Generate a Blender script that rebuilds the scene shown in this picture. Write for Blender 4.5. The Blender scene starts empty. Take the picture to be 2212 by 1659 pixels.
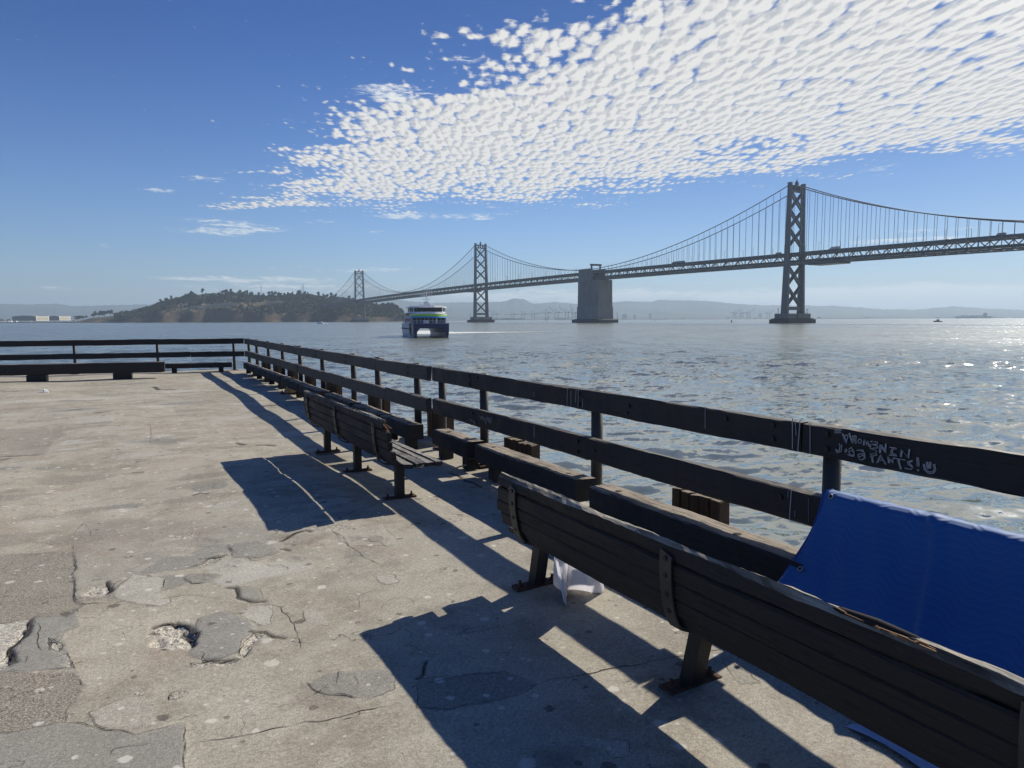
import bpy, math, random
import numpy as np
from mathutils import Vector, Matrix, Euler
R = math.radians
random.seed(7); rng = np.random.default_rng(11)
scn = bpy.context.scene
col = scn.collection

# ------------------------------------------------------------------ camera
YAW, PITCH, ROLL, EYE, FPX = 28.64, math.degrees(math.atan(139.5/1534.0)), 0.23, 1.65, 1534.0
WATER = -3.85
_y, _p, _r = R(YAW), R(PITCH), R(ROLL)
FW = Vector((math.sin(_y)*math.cos(_p), math.cos(_y)*math.cos(_p), -math.sin(_p)))
RT0 = Vector((math.cos(_y), -math.sin(_y), 0)); UP0 = RT0.cross(FW)
RT = RT0*math.cos(_r)-UP0*math.sin(_r); UP = RT0*math.sin(_r)+UP0*math.cos(_r)
cam_d = bpy.data.cameras.new('camera'); cam = bpy.data.objects.new('camera', cam_d); col.objects.link(cam)
m = Matrix((RT, UP, -FW)).transposed().to_4x4(); m.translation = (0, 0, EYE); cam.matrix_world = m
cam_d.sensor_width = 36; cam_d.lens = 36*FPX/2212; cam_d.clip_end = 60000; cam_d.clip_start = 0.05
scn.camera = cam
scn.view_settings.view_transform = 'Standard'; scn.view_settings.look = 'None'
scn.view_settings.exposure = 0.62; scn.view_settings.gamma = 1

# ------------------------------------------------------------------ sun
SUN = Vector((1.34, 0.30, 1.0)).normalized()
SUN_EL = math.asin(SUN.z); SUN_AZ = math.atan2(SUN.x, SUN.y)
sd = bpy.data.lights.new('sun', 'SUN'); sd.energy = 3.95; sd.angle = R(0.5); sd.color = (1, 0.92, 0.78)
so = bpy.data.objects.new('sun', sd); col.objects.link(so)
so.rotation_euler = (-SUN).to_track_quat('-Z', 'Y').to_euler(); so.location = (30, 6, 30)

# ------------------------------------------------------------------ node helpers
class NT:
    def __init__(s, tree): s.t = tree; s.n = tree.nodes; s.l = tree.links
    def new(s, kind, **kw):
        n = s.n.new(kind)
        for k, v in kw.items(): setattr(n, k, v)
        return n
    def link(s, a, b): s.l.new(a, b)
    def put(s, sock, v):
        if isinstance(v, bpy.types.NodeSocket): s.l.new(v, sock)
        elif v is not None:
            try: sock.default_value = v
            except Exception: sock.default_value = (*v, 1)
    def math(s, op, a, b=None, c=None, clamp=False):
        n = s.new('ShaderNodeMath', operation=op, use_clamp=clamp)
        s.put(n.inputs[0], a)
        if b is not None: s.put(n.inputs[1], b)
        if c is not None: s.put(n.inputs[2], c)
        return n.outputs[0]
    def vmath(s, op, a, b=None):
        n = s.new('ShaderNodeVectorMath', operation=op); s.put(n.inputs[0], a)
        if b is not None: s.put(n.inputs[1], b)
        return n.outputs['Value'] if op in ('LENGTH', 'DOT_PRODUCT') else n.outputs[0]
    def ramp(s, v, lo, hi, a=0.0, b=1.0, smooth=True):
        n = s.new('ShaderNodeMapRange'); n.interpolation_type = 'SMOOTHSTEP' if smooth else 'LINEAR'
        s.put(n.inputs[0], v); s.put(n.inputs[1], lo); s.put(n.inputs[2], hi); s.put(n.inputs[3], a); s.put(n.inputs[4], b)
        return n.outputs[0]
    def mix(s, f, a, b, kind='MIX'):
        n = s.new('ShaderNodeMix', data_type='RGBA', blend_type=kind); s.put(n.inputs[0], f)
        s.put(n.inputs[6], a); s.put(n.inputs[7], b); return n.outputs[2]
    def noise(s, vec, scale, detail=3, rough=0.55, dist=0, dim='3D'):
        n = s.new('ShaderNodeTexNoise', noise_dimensions=dim)
        if vec is not None: s.put(n.inputs['Vector'], vec)
        s.put(n.inputs['Scale'], scale); s.put(n.inputs['Detail'], detail); s.put(n.inputs['Roughness'], rough); s.put(n.inputs['Distortion'], dist)
        return n.outputs[0]
    def voro(s, vec, scale, feature='F1', rand=1.0, smooth=None, dim='3D'):
        n = s.new('ShaderNodeTexVoronoi', voronoi_dimensions=dim, feature=feature)
        s.put(n.inputs['Vector'], vec); s.put(n.inputs['Scale'], scale); s.put(n.inputs['Randomness'], rand)
        if smooth is not None: s.put(n.inputs['Smoothness'], smooth)
        return n
    def mapping(s, vec, scale=(1, 1, 1), loc=(0, 0, 0), rot=(0, 0, 0)):
        n = s.new('ShaderNodeMapping'); s.put(n.inputs[0], vec); n.inputs['Scale'].default_value = scale
        n.inputs['Location'].default_value = loc; n.inputs['Rotation'].default_value = rot; return n.outputs[0]
    def comb(s, x, y, z=0.0):
        n = s.new('ShaderNodeCombineXYZ'); s.put(n.inputs[0], x); s.put(n.inputs[1], y); s.put(n.inputs[2], z); return n.outputs[0]
    def bump(s, h, dist=0.01, strength=1.0, normal=None):
        n = s.new('ShaderNodeBump'); s.put(n.inputs['Height'], h); s.put(n.inputs['Distance'], dist); s.put(n.inputs['Strength'], strength)
        if normal is not None: s.put(n.inputs['Normal'], normal)
        return n.outputs[0]

# ------------------------------------------------------------------ world: sky + high cloud sheet
def ray(px, py):
    return (FW + RT*((px-1106)/FPX) + UP*((829.5-py)/FPX))
FA = Vector((math.sin(_y), math.cos(_y))); RA = Vector((FA.y, -FA.x))
world = bpy.data.worlds.new('World'); scn.world = world; world.use_nodes = True
w = NT(world.node_tree); w.n.clear()
sky = w.new('ShaderNodeTexSky', sky_type='NISHITA'); sky.sun_disc = False
sky.sun_elevation = SUN_EL; sky.sun_rotation = SUN_AZ; sky.altitude = 10; sky.air_density = 1.15; sky.dust_density = 0.35; sky.ozone_density = 2.6
geo = w.new('ShaderNodeTexCoord').outputs['Generated']
sp = w.new('ShaderNodeSeparateXYZ'); w.link(geo, sp.inputs[0])
dx, dy, dz = sp.outputs
a0 = w.math('ADD', w.math('MULTIPLY', dx, FA.x), w.math('MULTIPLY', dy, FA.y))
b0 = w.math('ADD', w.math('MULTIPLY', dx, RA.x), w.math('MULTIPLY', dy, RA.y))
zc = w.math('MAXIMUM', dz, 0.012)
A = w.math('DIVIDE', a0, zc); B = w.math('DIVIDE', b0, zc)
P = w.comb(B, A, 0)
# region of the sheet
warp = w.math('SUBTRACT', w.noise(w.mapping(P, scale=(0.8, 1.2, 1)), 1.5, 6, 0.7), 0.5)
ab = w.math('MULTIPLY', w.math('SUBTRACT', A, 3.75), 1.5); left = w.math('ADD', w.math('SUBTRACT', w.math('ADD', B, w.math('MULTIPLY', A, 0.66)), 1.45), w.math('MULTIPLY', w.math('EXPONENT', w.math('MULTIPLY', w.math('MULTIPLY', ab, ab), -1.0)), 0.34))            # >0 inside
fr1 = w.math('SUBTRACT', 6.95, A)
fr2 = w.math('MULTIPLY', w.math('SUBTRACT', 7.35, w.math('ADD', A, w.math('MULTIPLY', B, 0.88))), 0.8)
frr = w.math('MINIMUM', fr1, fr2)
reg = w.math('MINIMUM', w.math('MULTIPLY', left, 1.0), w.math('MULTIPLY', frr, 0.55))
reg = w.math('ADD', reg, w.math('MULTIPLY', warp, 3.0))
# puffs
wv = w.new('ShaderNodeTexNoise', noise_dimensions='2D'); w.link(P, wv.inputs['Vector']); wv.inputs['Scale'].default_value = 2.2; wv.inputs['Detail'].default_value = 3
P2 = w.vmath('ADD', P, w.vmath('SCALE', w.vmath('SUBTRACT', wv.outputs['Color'], (0.5, 0.5, 0.5)), None))
P2.node.inputs[1].links[0].from_node.inputs['Scale'].default_value = 0.07
P2s = w.mapping(P2, scale=(1.0, 0.46, 1), rot=(0, 0, 0.0))
def puff(vec):
    v1 = w.voro(vec, 19.0, 'SMOOTH_F1', 1.0, 0.25, '2D').outputs['Distance']
    v2 = w.voro(w.vmath('ADD', vec, (3.1, 1.7, 0)), 38, 'SMOOTH_F1', 1.0, 0.3, '2D').outputs['Distance']
    nn = w.noise(vec, 17, 6, 0.7, dim='2D')
    big = w.noise(vec, 2.6, 3, 0.6, dim='2D')
    d = w.math('SUBTRACT', 1.0, w.math('MULTIPLY', v1, 1.5))
    d = w.math('SUBTRACT', d, w.math('MULTIPLY', v2, 0.28))
    d = w.math('ADD', d, w.math('MULTIPLY', w.math('SUBTRACT', nn, 0.5), 1.5))
    return w.math('ADD', d, w.math('MULTIPLY', w.math('SUBTRACT', big, 0.5), 0.75))
d0 = puff(P2s)
sun2 = Vector((SUN.x, SUN.y)).normalized()
off = (RA.dot(sun2)*0.016, FA.dot(sun2)*0.012, 0)
d1 = puff(w.vmath('ADD', P2s, off))
cov = w.ramp(reg, -0.15, 0.85, -0.62, 1.10)
# denser towards the upper right, looser near the lower edge
thin = w.ramp(A, 3.0, 6.0, 0.0, -0.24)
dens = w.math('ADD', w.math('ADD', d0, cov), thin)
alpha = w.ramp(dens, 0.34, 1.12)
alpha = w.math('MULTIPLY', alpha, w.ramp(dz, 0.10, 0.14))
shade = w.math('SUBTRACT', d0, d1)
lum = w.ramp(shade, -0.45, 0.28, 0.50, 1.10)
thick = w.ramp(dens, 0.55, 1.35, 0.0, 1.0)
lum = w.math('SUBTRACT', lum, w.math('MULTIPLY', w.ramp(dens, 0.95, 1.5), 0.06))
cl_col = w.mix(lum, (0.30, 0.36, 0.46, 1), (1.0, 0.985, 0.96, 1))
skyc = w.mix(1.0, sky.outputs[0], w.mix(w.ramp(dz, 0.0, 0.42), (0.41, 0.535, 0.78, 1), (0.128, 0.262, 0.53, 1)), 'MULTIPLY')
sunw = w.ramp(w.vmath('DOT_PRODUCT', geo, tuple(SUN)), .45, .98, 1.0, .70); skyc = w.mix(1.0, skyc, w.comb(sunw, sunw, sunw), 'MULTIPLY')
hsv = w.new('ShaderNodeHueSaturation'); hsv.inputs['Saturation'].default_value = 1.02; w.link(skyc, hsv.inputs['Color']); skyc = hsv.outputs[0]
CL = 6.3
sdn = w.vmath('DOT_PRODUCT', geo, tuple(SUN))
glow = w.math('ADD', CL*0.86, w.math('MULTIPLY', w.math('POWER', w.math('MAXIMUM', sdn, 0.0), 55.0), 24.0))
cl_e = w.mix(1.0, cl_col, w.comb(glow, glow, glow), 'MULTIPLY')
out_c = w.mix(alpha, skyc, cl_e)
# wisps and the low bank: soft streaks placed by azimuth / elevation
AZ = w.math('ARCTAN2', b0, a0); EL = w.math('ARCSINE', dz)
sv = w.comb(w.math('MULTIPLY', AZ, 9.0), w.math('MULTIPLY', EL, 60.0), 0)
st = w.noise(sv, 1.6, 6, 0.62, 0.4, dim='2D')
st2 = w.noise(sv, 6.5, 6, 0.7, 0.2, dim='2D')
stn = w.math('ADD', w.math('MULTIPLY', st, 0.5), w.math('MULTIPLY', st2, 0.5))
def azel(px, py):
    d = ray(px, py).normalized(); h = Vector((d.x, d.y))
    return math.atan2(h.dot(RA), h.dot(FA)), math.asin(d.z)
total = None
for (x, y, hw, hh, am) in [(560, 607, 240, 10, 1.0), (760, 582, 170, 6, 0.8), (640, 622, 230, 16, 1.0), (1900, 640, 640, 26, 2.4), (1250, 640, 340, 17, 1.7),
                           (1930, 520, 150, 5, 0.95), (2010, 497, 90, 4, 0.85), (2100, 558, 130, 3.5, 0.6), (1520, 620, 60, 3, 0.5), (490, 492, 130, 17, 1.0),
                           (945, 468, 150, 8, 0.95), (445, 388, 60, 9, 0.7), (340, 412, 45, 6, 0.55), (620, 258, 28, 8, 0.6), (235, 530, 20, 6, 0.4),
                           (850, 200, 90, 20, 1.15), (1000, 130, 55, 8, 0.8), (725, 222, 40, 6, 0.8), (1900, 362, 60, 6, 0.9), (1060, 445, 30, 5, 0.8), (815, 500, 30, 4, 0.6), (700, 480, 50, 5, 0.6), (130, 622, 60, 8, 0.35), (1810, 545, 60, 3, 0.5)]:
    az, el = azel(x, y); az2, _ = azel(x+hw, y); _, el2 = azel(x, y-hh)
    u = w.math('MULTIPLY', w.math('SUBTRACT', AZ, az), 1/(az2-az)); v = w.math('MULTIPLY', w.math('SUBTRACT', EL, el), 1/(el2-el))
    q = w.math('ADD', w.math('MULTIPLY', u, u), w.math('MULTIPLY', v, v))
    g = w.math('MULTIPLY', w.ramp(q, 0.0, 1.7, 1.0, 0.0), am)
    total = g if total is None else w.math('MAXIMUM', total, g)
stn = w.math('ADD', w.math('MULTIPLY', w.math('SUBTRACT', stn, .5), 3.4), .5)
wa = w.ramp(w.math('ADD', w.math('MULTIPLY', total, 0.42), stn), 0.70, 1.30)
wa = w.math('MULTIPLY', wa, w.ramp(total, 0.0, 0.5, 0.0, 0.8))
out_c = w.mix(wa, out_c, (5.6, 5.9, 5.9, 1))
# thin cloud flecks
bgn = w.new('ShaderNodeBackground'); w.link(out_c, bgn.inputs[0]); bgn.inputs[1].default_value = 0.1
wo = w.new('ShaderNodeOutputWorld'); w.link(bgn.outputs[0], wo.inputs[0])

# ------------------------------------------------------------------ object helpers
def tag(o, label=None, cat=None, group=None, kind=None):
    if label: o['label'] = label
    if cat: o['category'] = cat
    if group: o['group'] = group
    if kind: o['kind'] = kind
    return o
def empty(name, loc=(0, 0, 0), rz=0, label=None, cat=None, group=None):
    o = bpy.data.objects.new(name, None); col.objects.link(o); o.location = loc; o.rotation_euler = (0, 0, rz)
    return tag(o, label, cat, group)
class MB:
    def __init__(s): s.v = []; s.f = []; s.mi = []; s.m = 0
    def add(s, vs, fs):
        n = len(s.v); s.v += [tuple(p) for p in vs]; s.f += [tuple(i+n for i in f) for f in fs]; s.mi += [s.m]*len(fs); return s
    def box(s, c, d, rot=None):
        x, y, z = d[0]/2, d[1]/2, d[2]/2
        vs = [Vector(p) for p in ((-x,-y,-z),(x,-y,-z),(x,y,-z),(-x,y,-z),(-x,-y,z),(x,-y,z),(x,y,z),(-x,y,z))]
        if rot is not None:
            M = Euler(rot).to_matrix(); vs = [M@p for p in vs]
        c = Vector(c); return s.add([p+c for p in vs], [(0,3,2,1),(4,5,6,7),(0,1,5,4),(1,2,6,5),(2,3,7,6),(3,0,4,7)])
    def bar(s, p0, p1, wx, wy=None, up=(0, 0, 1)):
        wy = wx if wy is None else wy
        p0, p1 = Vector(p0), Vector(p1); d = (p1-p0).normalized(); u = Vector(up)
        if abs(d.dot(u)) > .99: u = Vector((1, 0, 0))
        a = d.cross(u).normalized()*wx/2; b = a.normalized().cross(d)*wy/2
        vs = [p0-a-b, p0+a-b, p0+a+b, p0-a+b, p1-a-b, p1+a-b, p1+a+b, p1-a+b]
        return s.add(vs, [(0,3,2,1),(4,5,6,7),(0,1,5,4),(1,2,6,5),(2,3,7,6),(3,0,4,7)])
    def tube(s, pts, r, n=10, caps=True):
        pts = [Vector(p) for p in pts]; rs = r if hasattr(r, '__len__') else [r]*len(pts)
        vs, fs = [], []; ref = Vector((0, 0, 1))
        for i, p in enumerate(pts):
            d = (pts[min(i+1, len(pts)-1)]-pts[max(i-1, 0)]).normalized()
            u = ref if abs(d.dot(ref)) < .95 else Vector((1, 0, 0))
            a = d.cross(u).normalized(); b = a.cross(d)
            for k in range(n):
                t = 2*math.pi*k/n; vs.append(p+(a*math.cos(t)+b*math.sin(t))*rs[i])
        for i in range(len(pts)-1):
            for k in range(n):
                k2 = (k+1) % n; fs.append((i*n+k, i*n+k2, (i+1)*n+k2, (i+1)*n+k))
        if caps: fs.append(tuple(range(n-1, -1, -1))); fs.append(tuple((len(pts)-1)*n+k for k in range(n)))
        return s.add(vs, fs)
    def prism(s, poly, z0, z1, axis='z'):
        n = len(poly)
        def P(a, b, c): return (a, b, c) if axis == 'z' else ((c, a, b) if axis == 'x' else (a, c, b))
        vs = [P(x, y, z0) for x, y in poly]+[P(x, y, z1) for x, y in poly]
        fs = [tuple(range(n-1, -1, -1)), tuple(range(n, 2*n))]+[(i, (i+1) % n, n+(i+1) % n, n+i) for i in range(n)]
        return s.add(vs, fs)
    def grid(s, P, nu, nv):
        vs = [P(i, j) for j in range(nv) for i in range(nu)]
        return s.add(vs, [(j*nu+i, j*nu+i+1, (j+1)*nu+i+1, (j+1)*nu+i) for j in range(nv-1) for i in range(nu-1)])
    def mesh(s, name, mats, smooth=False):
        me = bpy.data.meshes.new(name); me.from_pydata(s.v, [], s.f)
        for m_ in (mats if isinstance(mats, (list, tuple)) else [mats]): me.materials.append(m_)
        me.polygons.foreach_set('material_index', s.mi)
        if smooth: me.polygons.foreach_set('use_smooth', [True]*len(s.f))
        me.update(); return me
    def build(s, name, mats, parent=None, loc=(0, 0, 0), rot=(0, 0, 0), smooth=False, label=None):
        o = bpy.data.objects.new(name, s.mesh(name, mats, smooth)); col.objects.link(o); o.location = loc; o.rotation_euler = rot
        if parent: o.parent = parent
        if label: o['label'] = label
        return o
def link_mesh(name, me, parent=None, loc=(0, 0, 0), rot=(0, 0, 0), scale=(1, 1, 1), label=None):
    o = bpy.data.objects.new(name, me); col.objects.link(o); o.location = loc; o.rotation_euler = rot; o.scale = scale
    if parent: o.parent = parent
    if label: o['label'] = label
    return o
def np_mesh(name, V, F, mats, smooth=True):
    me = bpy.data.meshes.new(name); me.vertices.add(len(V)); me.vertices.foreach_set('co', np.asarray(V, np.float32).ravel())
    F = np.asarray(F, np.int32); k = F.shape[1]
    me.loops.add(F.size); me.loops.foreach_set('vertex_index', F.ravel())
    me.polygons.add(len(F)); me.polygons.foreach_set('loop_start', np.arange(0, F.size, k, dtype=np.int32))
    me.polygons.foreach_set('loop_total', np.full(len(F), k, np.int32))
    if smooth: me.polygons.foreach_set('use_smooth', np.ones(len(F), bool))
    for m_ in (mats if isinstance(mats, (list, tuple)) else [mats]): me.materials.append(m_)
    me.update(calc_edges=True); return me
def gridfaces(nr, nc, wrap=False):
    i = np.arange(nr-1)[:, None]*nc; j = np.arange(nc if wrap else nc-1)[None, :]; j2 = (j+1) % nc
    return np.stack([i+j, i+j2, i+nc+j2, i+nc+j], -1).reshape(-1, 4)
# numpy value noise
_tab = rng.random((256, 256))
def vnoise(x, y):
    xi = np.floor(x).astype(int); yi = np.floor(y).astype(int); fx = x-xi; fy = y-yi
    fx = fx*fx*(3-2*fx); fy = fy*fy*(3-2*fy)
    g = lambda a, b: _tab[a & 255, b & 255]
    return (g(xi, yi)*(1-fx)+g(xi+1, yi)*fx)*(1-fy)+(g(xi, yi+1)*(1-fx)+g(xi+1, yi+1)*fx)*fy
def fbm(x, y, o=4, g=.5):
    s = 0; a = 1; t = 0
    for k in range(o):
        s = s+a*(vnoise(x*2**k+17.3*k, y*2**k+9.1*k)-.5); t += a; a *= g
    return s/t*2
def gnd(px, py, z=0.0):
    d = ray(px, py); t = (z-EYE)/d.z; return Vector((d.x*t, d.y*t, z))
def crop(cx, cy, sc):
    k = 2212/3325
    return lambda x, y: ((cx+x/sc)*k, (cy+y/sc)*k)
def atdist(px, D, z=0.0):
    """point at horizontal depth D (along the view axis) in the direction seen at column px"""
    h = FA*1.0+RA*((px-1106)/1540.3); return Vector((h.x*D, h.y*D, z))
def elev(px, py, D):
    """height of something seen at (px, py) standing at depth D"""
    hz = 690-(px-1106)*0.004
    return EYE+(hz-py)/1534*D

# ------------------------------------------------------------------ materials
def mat(name):
    m_ = bpy.data.materials.new(name); m_.use_nodes = True; t = NT(m_.node_tree); b = t.n['Principled BSDF']; return m_, t, b
def simple(name, c, rough=.6, metal=0, var=.15, scale=6, bump=0.0, spec=.5):
    m_, t, b = mat(name); tc = t.new('ShaderNodeTexCoord').outputs['Object']
    n = t.noise(tc, scale, 5, .6)
    t.put(b.inputs['Base Color'], t.mix(n, tuple(x*(1-var) for x in c)+(1,), tuple(min(1, x*(1+var)) for x in c)+(1,)))
    b.inputs['Roughness'].default_value = rough; b.inputs['Metallic'].default_value = metal; b.inputs['Specular IOR Level'].default_value = spec
    if bump: t.put(b.inputs['Normal'], t.bump(t.noise(tc, scale*4, 4), bump))
    return m_
def wood(name, base, worn, wornamt=1.0, rough=.72, grain=55, topz=.55, bumpd=.004, streak=.5):
    """painted / weathered timber, grain along local X, worn pale where the face looks up"""
    m_, t, b = mat(name); tc = t.new('ShaderNodeTexCoord').outputs['Object']
    oi = t.new('ShaderNodeObjectInfo').outputs['Random']
    v = t.vmath('ADD', tc, t.comb(t.math('MULTIPLY', oi, 37.0), oi, t.math('MULTIPLY', oi, 11.0)))
    g = t.noise(t.mapping(v, scale=(2.2, grain, grain)), 1.0, 6, .65, 1.2)
    g2 = t.noise(t.mapping(v, scale=(5, 150, 150)), 1.0, 4, .6, .5)
    blot = t.noise(v, 3.3, 5, .65)
    nz = t.new('ShaderNodeSeparateXYZ'); t.link(t.new('ShaderNodeNewGeometry').outputs['Normal'], nz.inputs[0])
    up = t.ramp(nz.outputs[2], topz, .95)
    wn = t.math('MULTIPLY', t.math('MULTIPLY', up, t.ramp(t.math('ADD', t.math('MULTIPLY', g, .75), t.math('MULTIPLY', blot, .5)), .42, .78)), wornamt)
    side = t.math('MULTIPLY', t.ramp(t.math('ADD', g, t.math('MULTIPLY', blot, .6)), .78, 1.12), streak)
    c = t.mix(blot, tuple(x*.62 for x in base)+(1,), tuple(x*1.45 for x in base)+(1,))
    c = t.mix(t.math('MULTIPLY', side, .35), c, tuple(x*2.6 for x in base)+(1,))
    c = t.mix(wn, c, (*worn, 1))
    crk = t.ramp(g2, .33, .42, 0.25, 1.0)
    c = t.mix(1.0, c, t.comb(crk, crk, crk), 'MULTIPLY')
    # gull droppings: a few small pale specks
    vo = t.voro(v, 9.0); sel = t.new('ShaderNodeSeparateColor'); t.link(vo.outputs['Color'], sel.inputs[0])
    sp_ = t.math('MULTIPLY', t.ramp(vo.outputs['Distance'], .03, .055, 1, 0), t.ramp(sel.outputs[0], .90, .92))
    c = t.mix(sp_, c, (.5, .5, .48, 1))
    t.put(b.inputs['Base Color'], c); t.put(b.inputs['Roughness'], t.ramp(blot, .3, .7, rough-.1, rough+.12)); b.inputs['Specular IOR Level'].default_value = .32
    h = t.math('ADD', t.math('MULTIPLY', g, .7), t.math('MULTIPLY', g2, .6))
    h = t.math('ADD', h, t.math('MULTIPLY', blot, .35))
    t.put(b.inputs['Normal'], t.bump(h, bumpd)); return m_
M_rail = wood('rail_paint', (.022, .022, .024), (.20, .18, .155), .8, .6, 40, .6, .0025, .3)
M_railfar = wood('rail_worn', (.06, .058, .056), (.20, .18, .16), .9, .68, 40, .6, .003, .8)
M_curb = wood('curb_timber', (.028, .027, .027), (.34, .29, .235), 1.25, .85, 62, .6, .008, .4)
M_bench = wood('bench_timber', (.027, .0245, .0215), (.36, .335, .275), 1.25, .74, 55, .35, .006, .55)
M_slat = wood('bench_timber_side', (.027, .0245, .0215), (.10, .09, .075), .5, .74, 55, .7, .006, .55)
M_seat = wood('seat_timber', (.030, .029, .029), (.30, .29, .27), 1.15, .7, 60, .5, .006, .7)
M_pile = wood('pile_timber', (.075, .050, .034), (.3, .26, .2), 1.0, .85, 40, .6, .008, .9)
M_steel = simple('dark_steel', (.011, .0105, .011), .55, .0, .5, 14, .001)
M_strap = simple('strap_steel', (.06, .055, .048), .55, .3, .5, 12, .001)
M_post = simple('post_steel', (.032, .031, .03), .6, .0, .45, 9, .001)
M_rust = simple('rusty_plate', (.07, .032, .02), .85, .1, .6, 20, .003)
M_conc = simple('pale_concrete', (.38, .36, .32), .9, 0, .25, 12, .004)
M_drip = simple('dropping', (.42, .42, .41), .9, 0, .3, 60)
M_chalk = simple('chalk_mark', (.42, .43, .44), .9, 0, .25, 200)
M_black = simple('hole_dark', (.01, .01, .01), .95)
M_tan = simple('tan_stump', (.42, .25, .11), .9, 0, .5, 14, .01)
M_white = simple('white_paint', (.78, .79, .80), .4, 0, .05)
M_navy = simple('navy_paint', (.008, .014, .075), .3, 0, .2, 1)
M_glass = simple('dark_glass', (.01, .013, .018), .08, 0, .2, 1)
M_green = simple('green_paint', (.36, .68, .05), .4, 0, .05)
M_blue = simple('blue_paint', (.03, .27, .68), .4, 0, .05)
M_grey = simple('grey_metal', (.32, .33, .34), .5, .2, .1)
M_bridge = simple('bridge_paint', (.085, .098, .108), .55, 0, .25, .08)
M_bdark = simple('bridge_dark', (.045, .052, .06), .6, 0, .25, .08)
M_road = simple('bridge_road', (.09, .09, .09), .9, 0, .2, .1)

# concrete deck
def deck_mat():
    m_, t, b = mat('deck_concrete'); tc = t.new('ShaderNodeTexCoord').outputs['Object']
    at = t.new('ShaderNodeAttribute', attribute_name='mask'); se = t.new('ShaderNodeSeparateColor'); t.link(at.outputs['Color'], se.inputs[0])
    tone, rough_, crack = se.outputs; spall = at.outputs['Alpha']
    n1 = t.noise(tc, .9, 6, .62); n2 = t.noise(tc, 5.0, 6, .7); n3 = t.noise(tc, 60, 4, .75); n4 = t.noise(tc, 190, 2, .7)
    c = t.mix(t.ramp(n1, .35, .65), (.270, .247, .198, 1), (.370, .348, .292, 1))
    c = t.mix(t.ramp(n2, .38, .7), c, (.38, .355, .295, 1))
    n5 = t.noise(t.vmath('ADD', tc, (1, 5, 2)), 2.6, 6, .72); c = t.mix(t.ramp(n5, .48, .68, 0, .62), c, (.205, .185, .150, 1))
    red = t.ramp(t.noise(t.vmath('ADD', tc, (5, 3, 0)), 1.4, 4, .6), .56, .72, 0, .55)
    c = t.mix(red, c, (.30, .235, .18, 1))
    gp = t.math('MULTIPLY', t.ramp(tone, .5, .92), t.ramp(n1, .2, .6, .7, 1.0)); lp = t.math('MULTIPLY', t.ramp(tone, .48, .08), .75)
    c = t.mix(gp, c, t.mix(n2, (.195, .190, .172, 1), (.285, .277, .250, 1)))
    c = t.mix(lp, c, t.mix(n2, (.36, .35, .305, 1), (.47, .455, .41, 1)))
    n6 = t.noise(tc, 120, 3, .8); c = t.mix(t.math('MULTIPLY', rough_, t.ramp(n2, .3, .6, .65, 1)), c, t.mix(t.ramp(n6, .36, .66), (.12, .105, .085, 1), (.33, .31, .265, 1)))
    c = t.mix(spall, c, t.mix(t.ramp(n3, .35, .65), (.19, .175, .15, 1), (.60, .57, .50, 1)))
    # aggregate speckle
    sp1 = t.ramp(n4, .30, .62, .70, 1.20); c = t.mix(1.0, c, t.comb(sp1, sp1, sp1), 'MULTIPLY')
    sp2 = t.ramp(n3, .32, .66, .78, 1.14); c = t.mix(1.0, c, t.comb(sp2, sp2, sp2), 'MULTIPLY')
    # thin hairline cracks
    wv_ = t.vmath('ADD', tc, t.vmath('SCALE', t.new('ShaderNodeTexNoise').outputs['Color'], None))
    nn = [x for x in t.n if x.bl_idname == 'ShaderNodeTexNoise'][-1]; t.link(tc, nn.inputs['Vector']); nn.inputs['Scale'].default_value = 2.4; nn.inputs['Detail'].default_value = 5
    [x for x in t.n if x.bl_idname == 'ShaderNodeVectorMath' and x.operation == 'SCALE'][-1].inputs['Scale'].default_value = .8
    ed = t.voro(wv_, 1.15, 'DISTANCE_TO_EDGE').outputs['Distance']
    hl = t.math('MULTIPLY', t.ramp(ed, .0, .006, 1, 0), t.ramp(t.noise(t.vmath('ADD', tc, (9, 9, 0)), 1.7, 3, .5), .52, .60))
    c = t.mix(t.math('MULTIPLY', hl, .75), c, (.07, .06, .05, 1))
    # gum spots and droppings
    n2b = t.noise(tc, 17.0, 4, .7)
    def spots(sc_, off_, r0, r1, thr, colr, am):
        nonlocal c
        wv2 = t.vmath('ADD', t.vmath('ADD', tc, off_), t.comb(t.math('MULTIPLY', n2, .05), t.math('MULTIPLY', n1, .05), 0.0))
        vo = t.voro(wv2, sc_, dim='2D'); sc = t.new('ShaderNodeSeparateColor'); t.link(vo.outputs['Color'], sc.inputs[0])
        rr = t.math('MULTIPLY', t.math('ADD', t.math('MULTIPLY', sc.outputs[1], sc.outputs[1]), .12), r1)
        dd = t.math('SUBTRACT', t.math('ADD', vo.outputs['Distance'], t.math('ADD', t.math('MULTIPLY', t.math('SUBTRACT', n3, .5), .10), t.math('MULTIPLY', t.math('SUBTRACT', n2b, .5), .30))), rr)
        f = t.math('MULTIPLY', t.ramp(dd, -.02, .03, 1, 0), t.ramp(sc.outputs[0], thr, thr+.01))
        c = t.mix(t.math('MULTIPLY', f, am), c, colr)
    spots(3.1, (0, 0, 0), 0, .12, .76, (.58, .56, .50, 1), .65)
    spots(6.3, (4, 1, 0), 0, .15, .78, (.60, .58, .53, 1), .7)
    spots(15.0, (3, 3, 0), 0, .16, .84, (.60, .58, .53, 1), .6)
    spots(9.0, (6, 2, 0), 0, .16, .88, (.08, .07, .06, 1), .6)
    spots(4.2, (2, 7, 0), 0, .12, .80, (.07, .062, .055, 1), .7)
    dst = t.math('MULTIPLY', t.ramp(t.noise(t.vmath('ADD', tc, (3, 8, 1)), 2.3, 5, .7), .60, .78), .35)
    c = t.mix(dst, c, (.12, .11, .10, 1))
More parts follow.
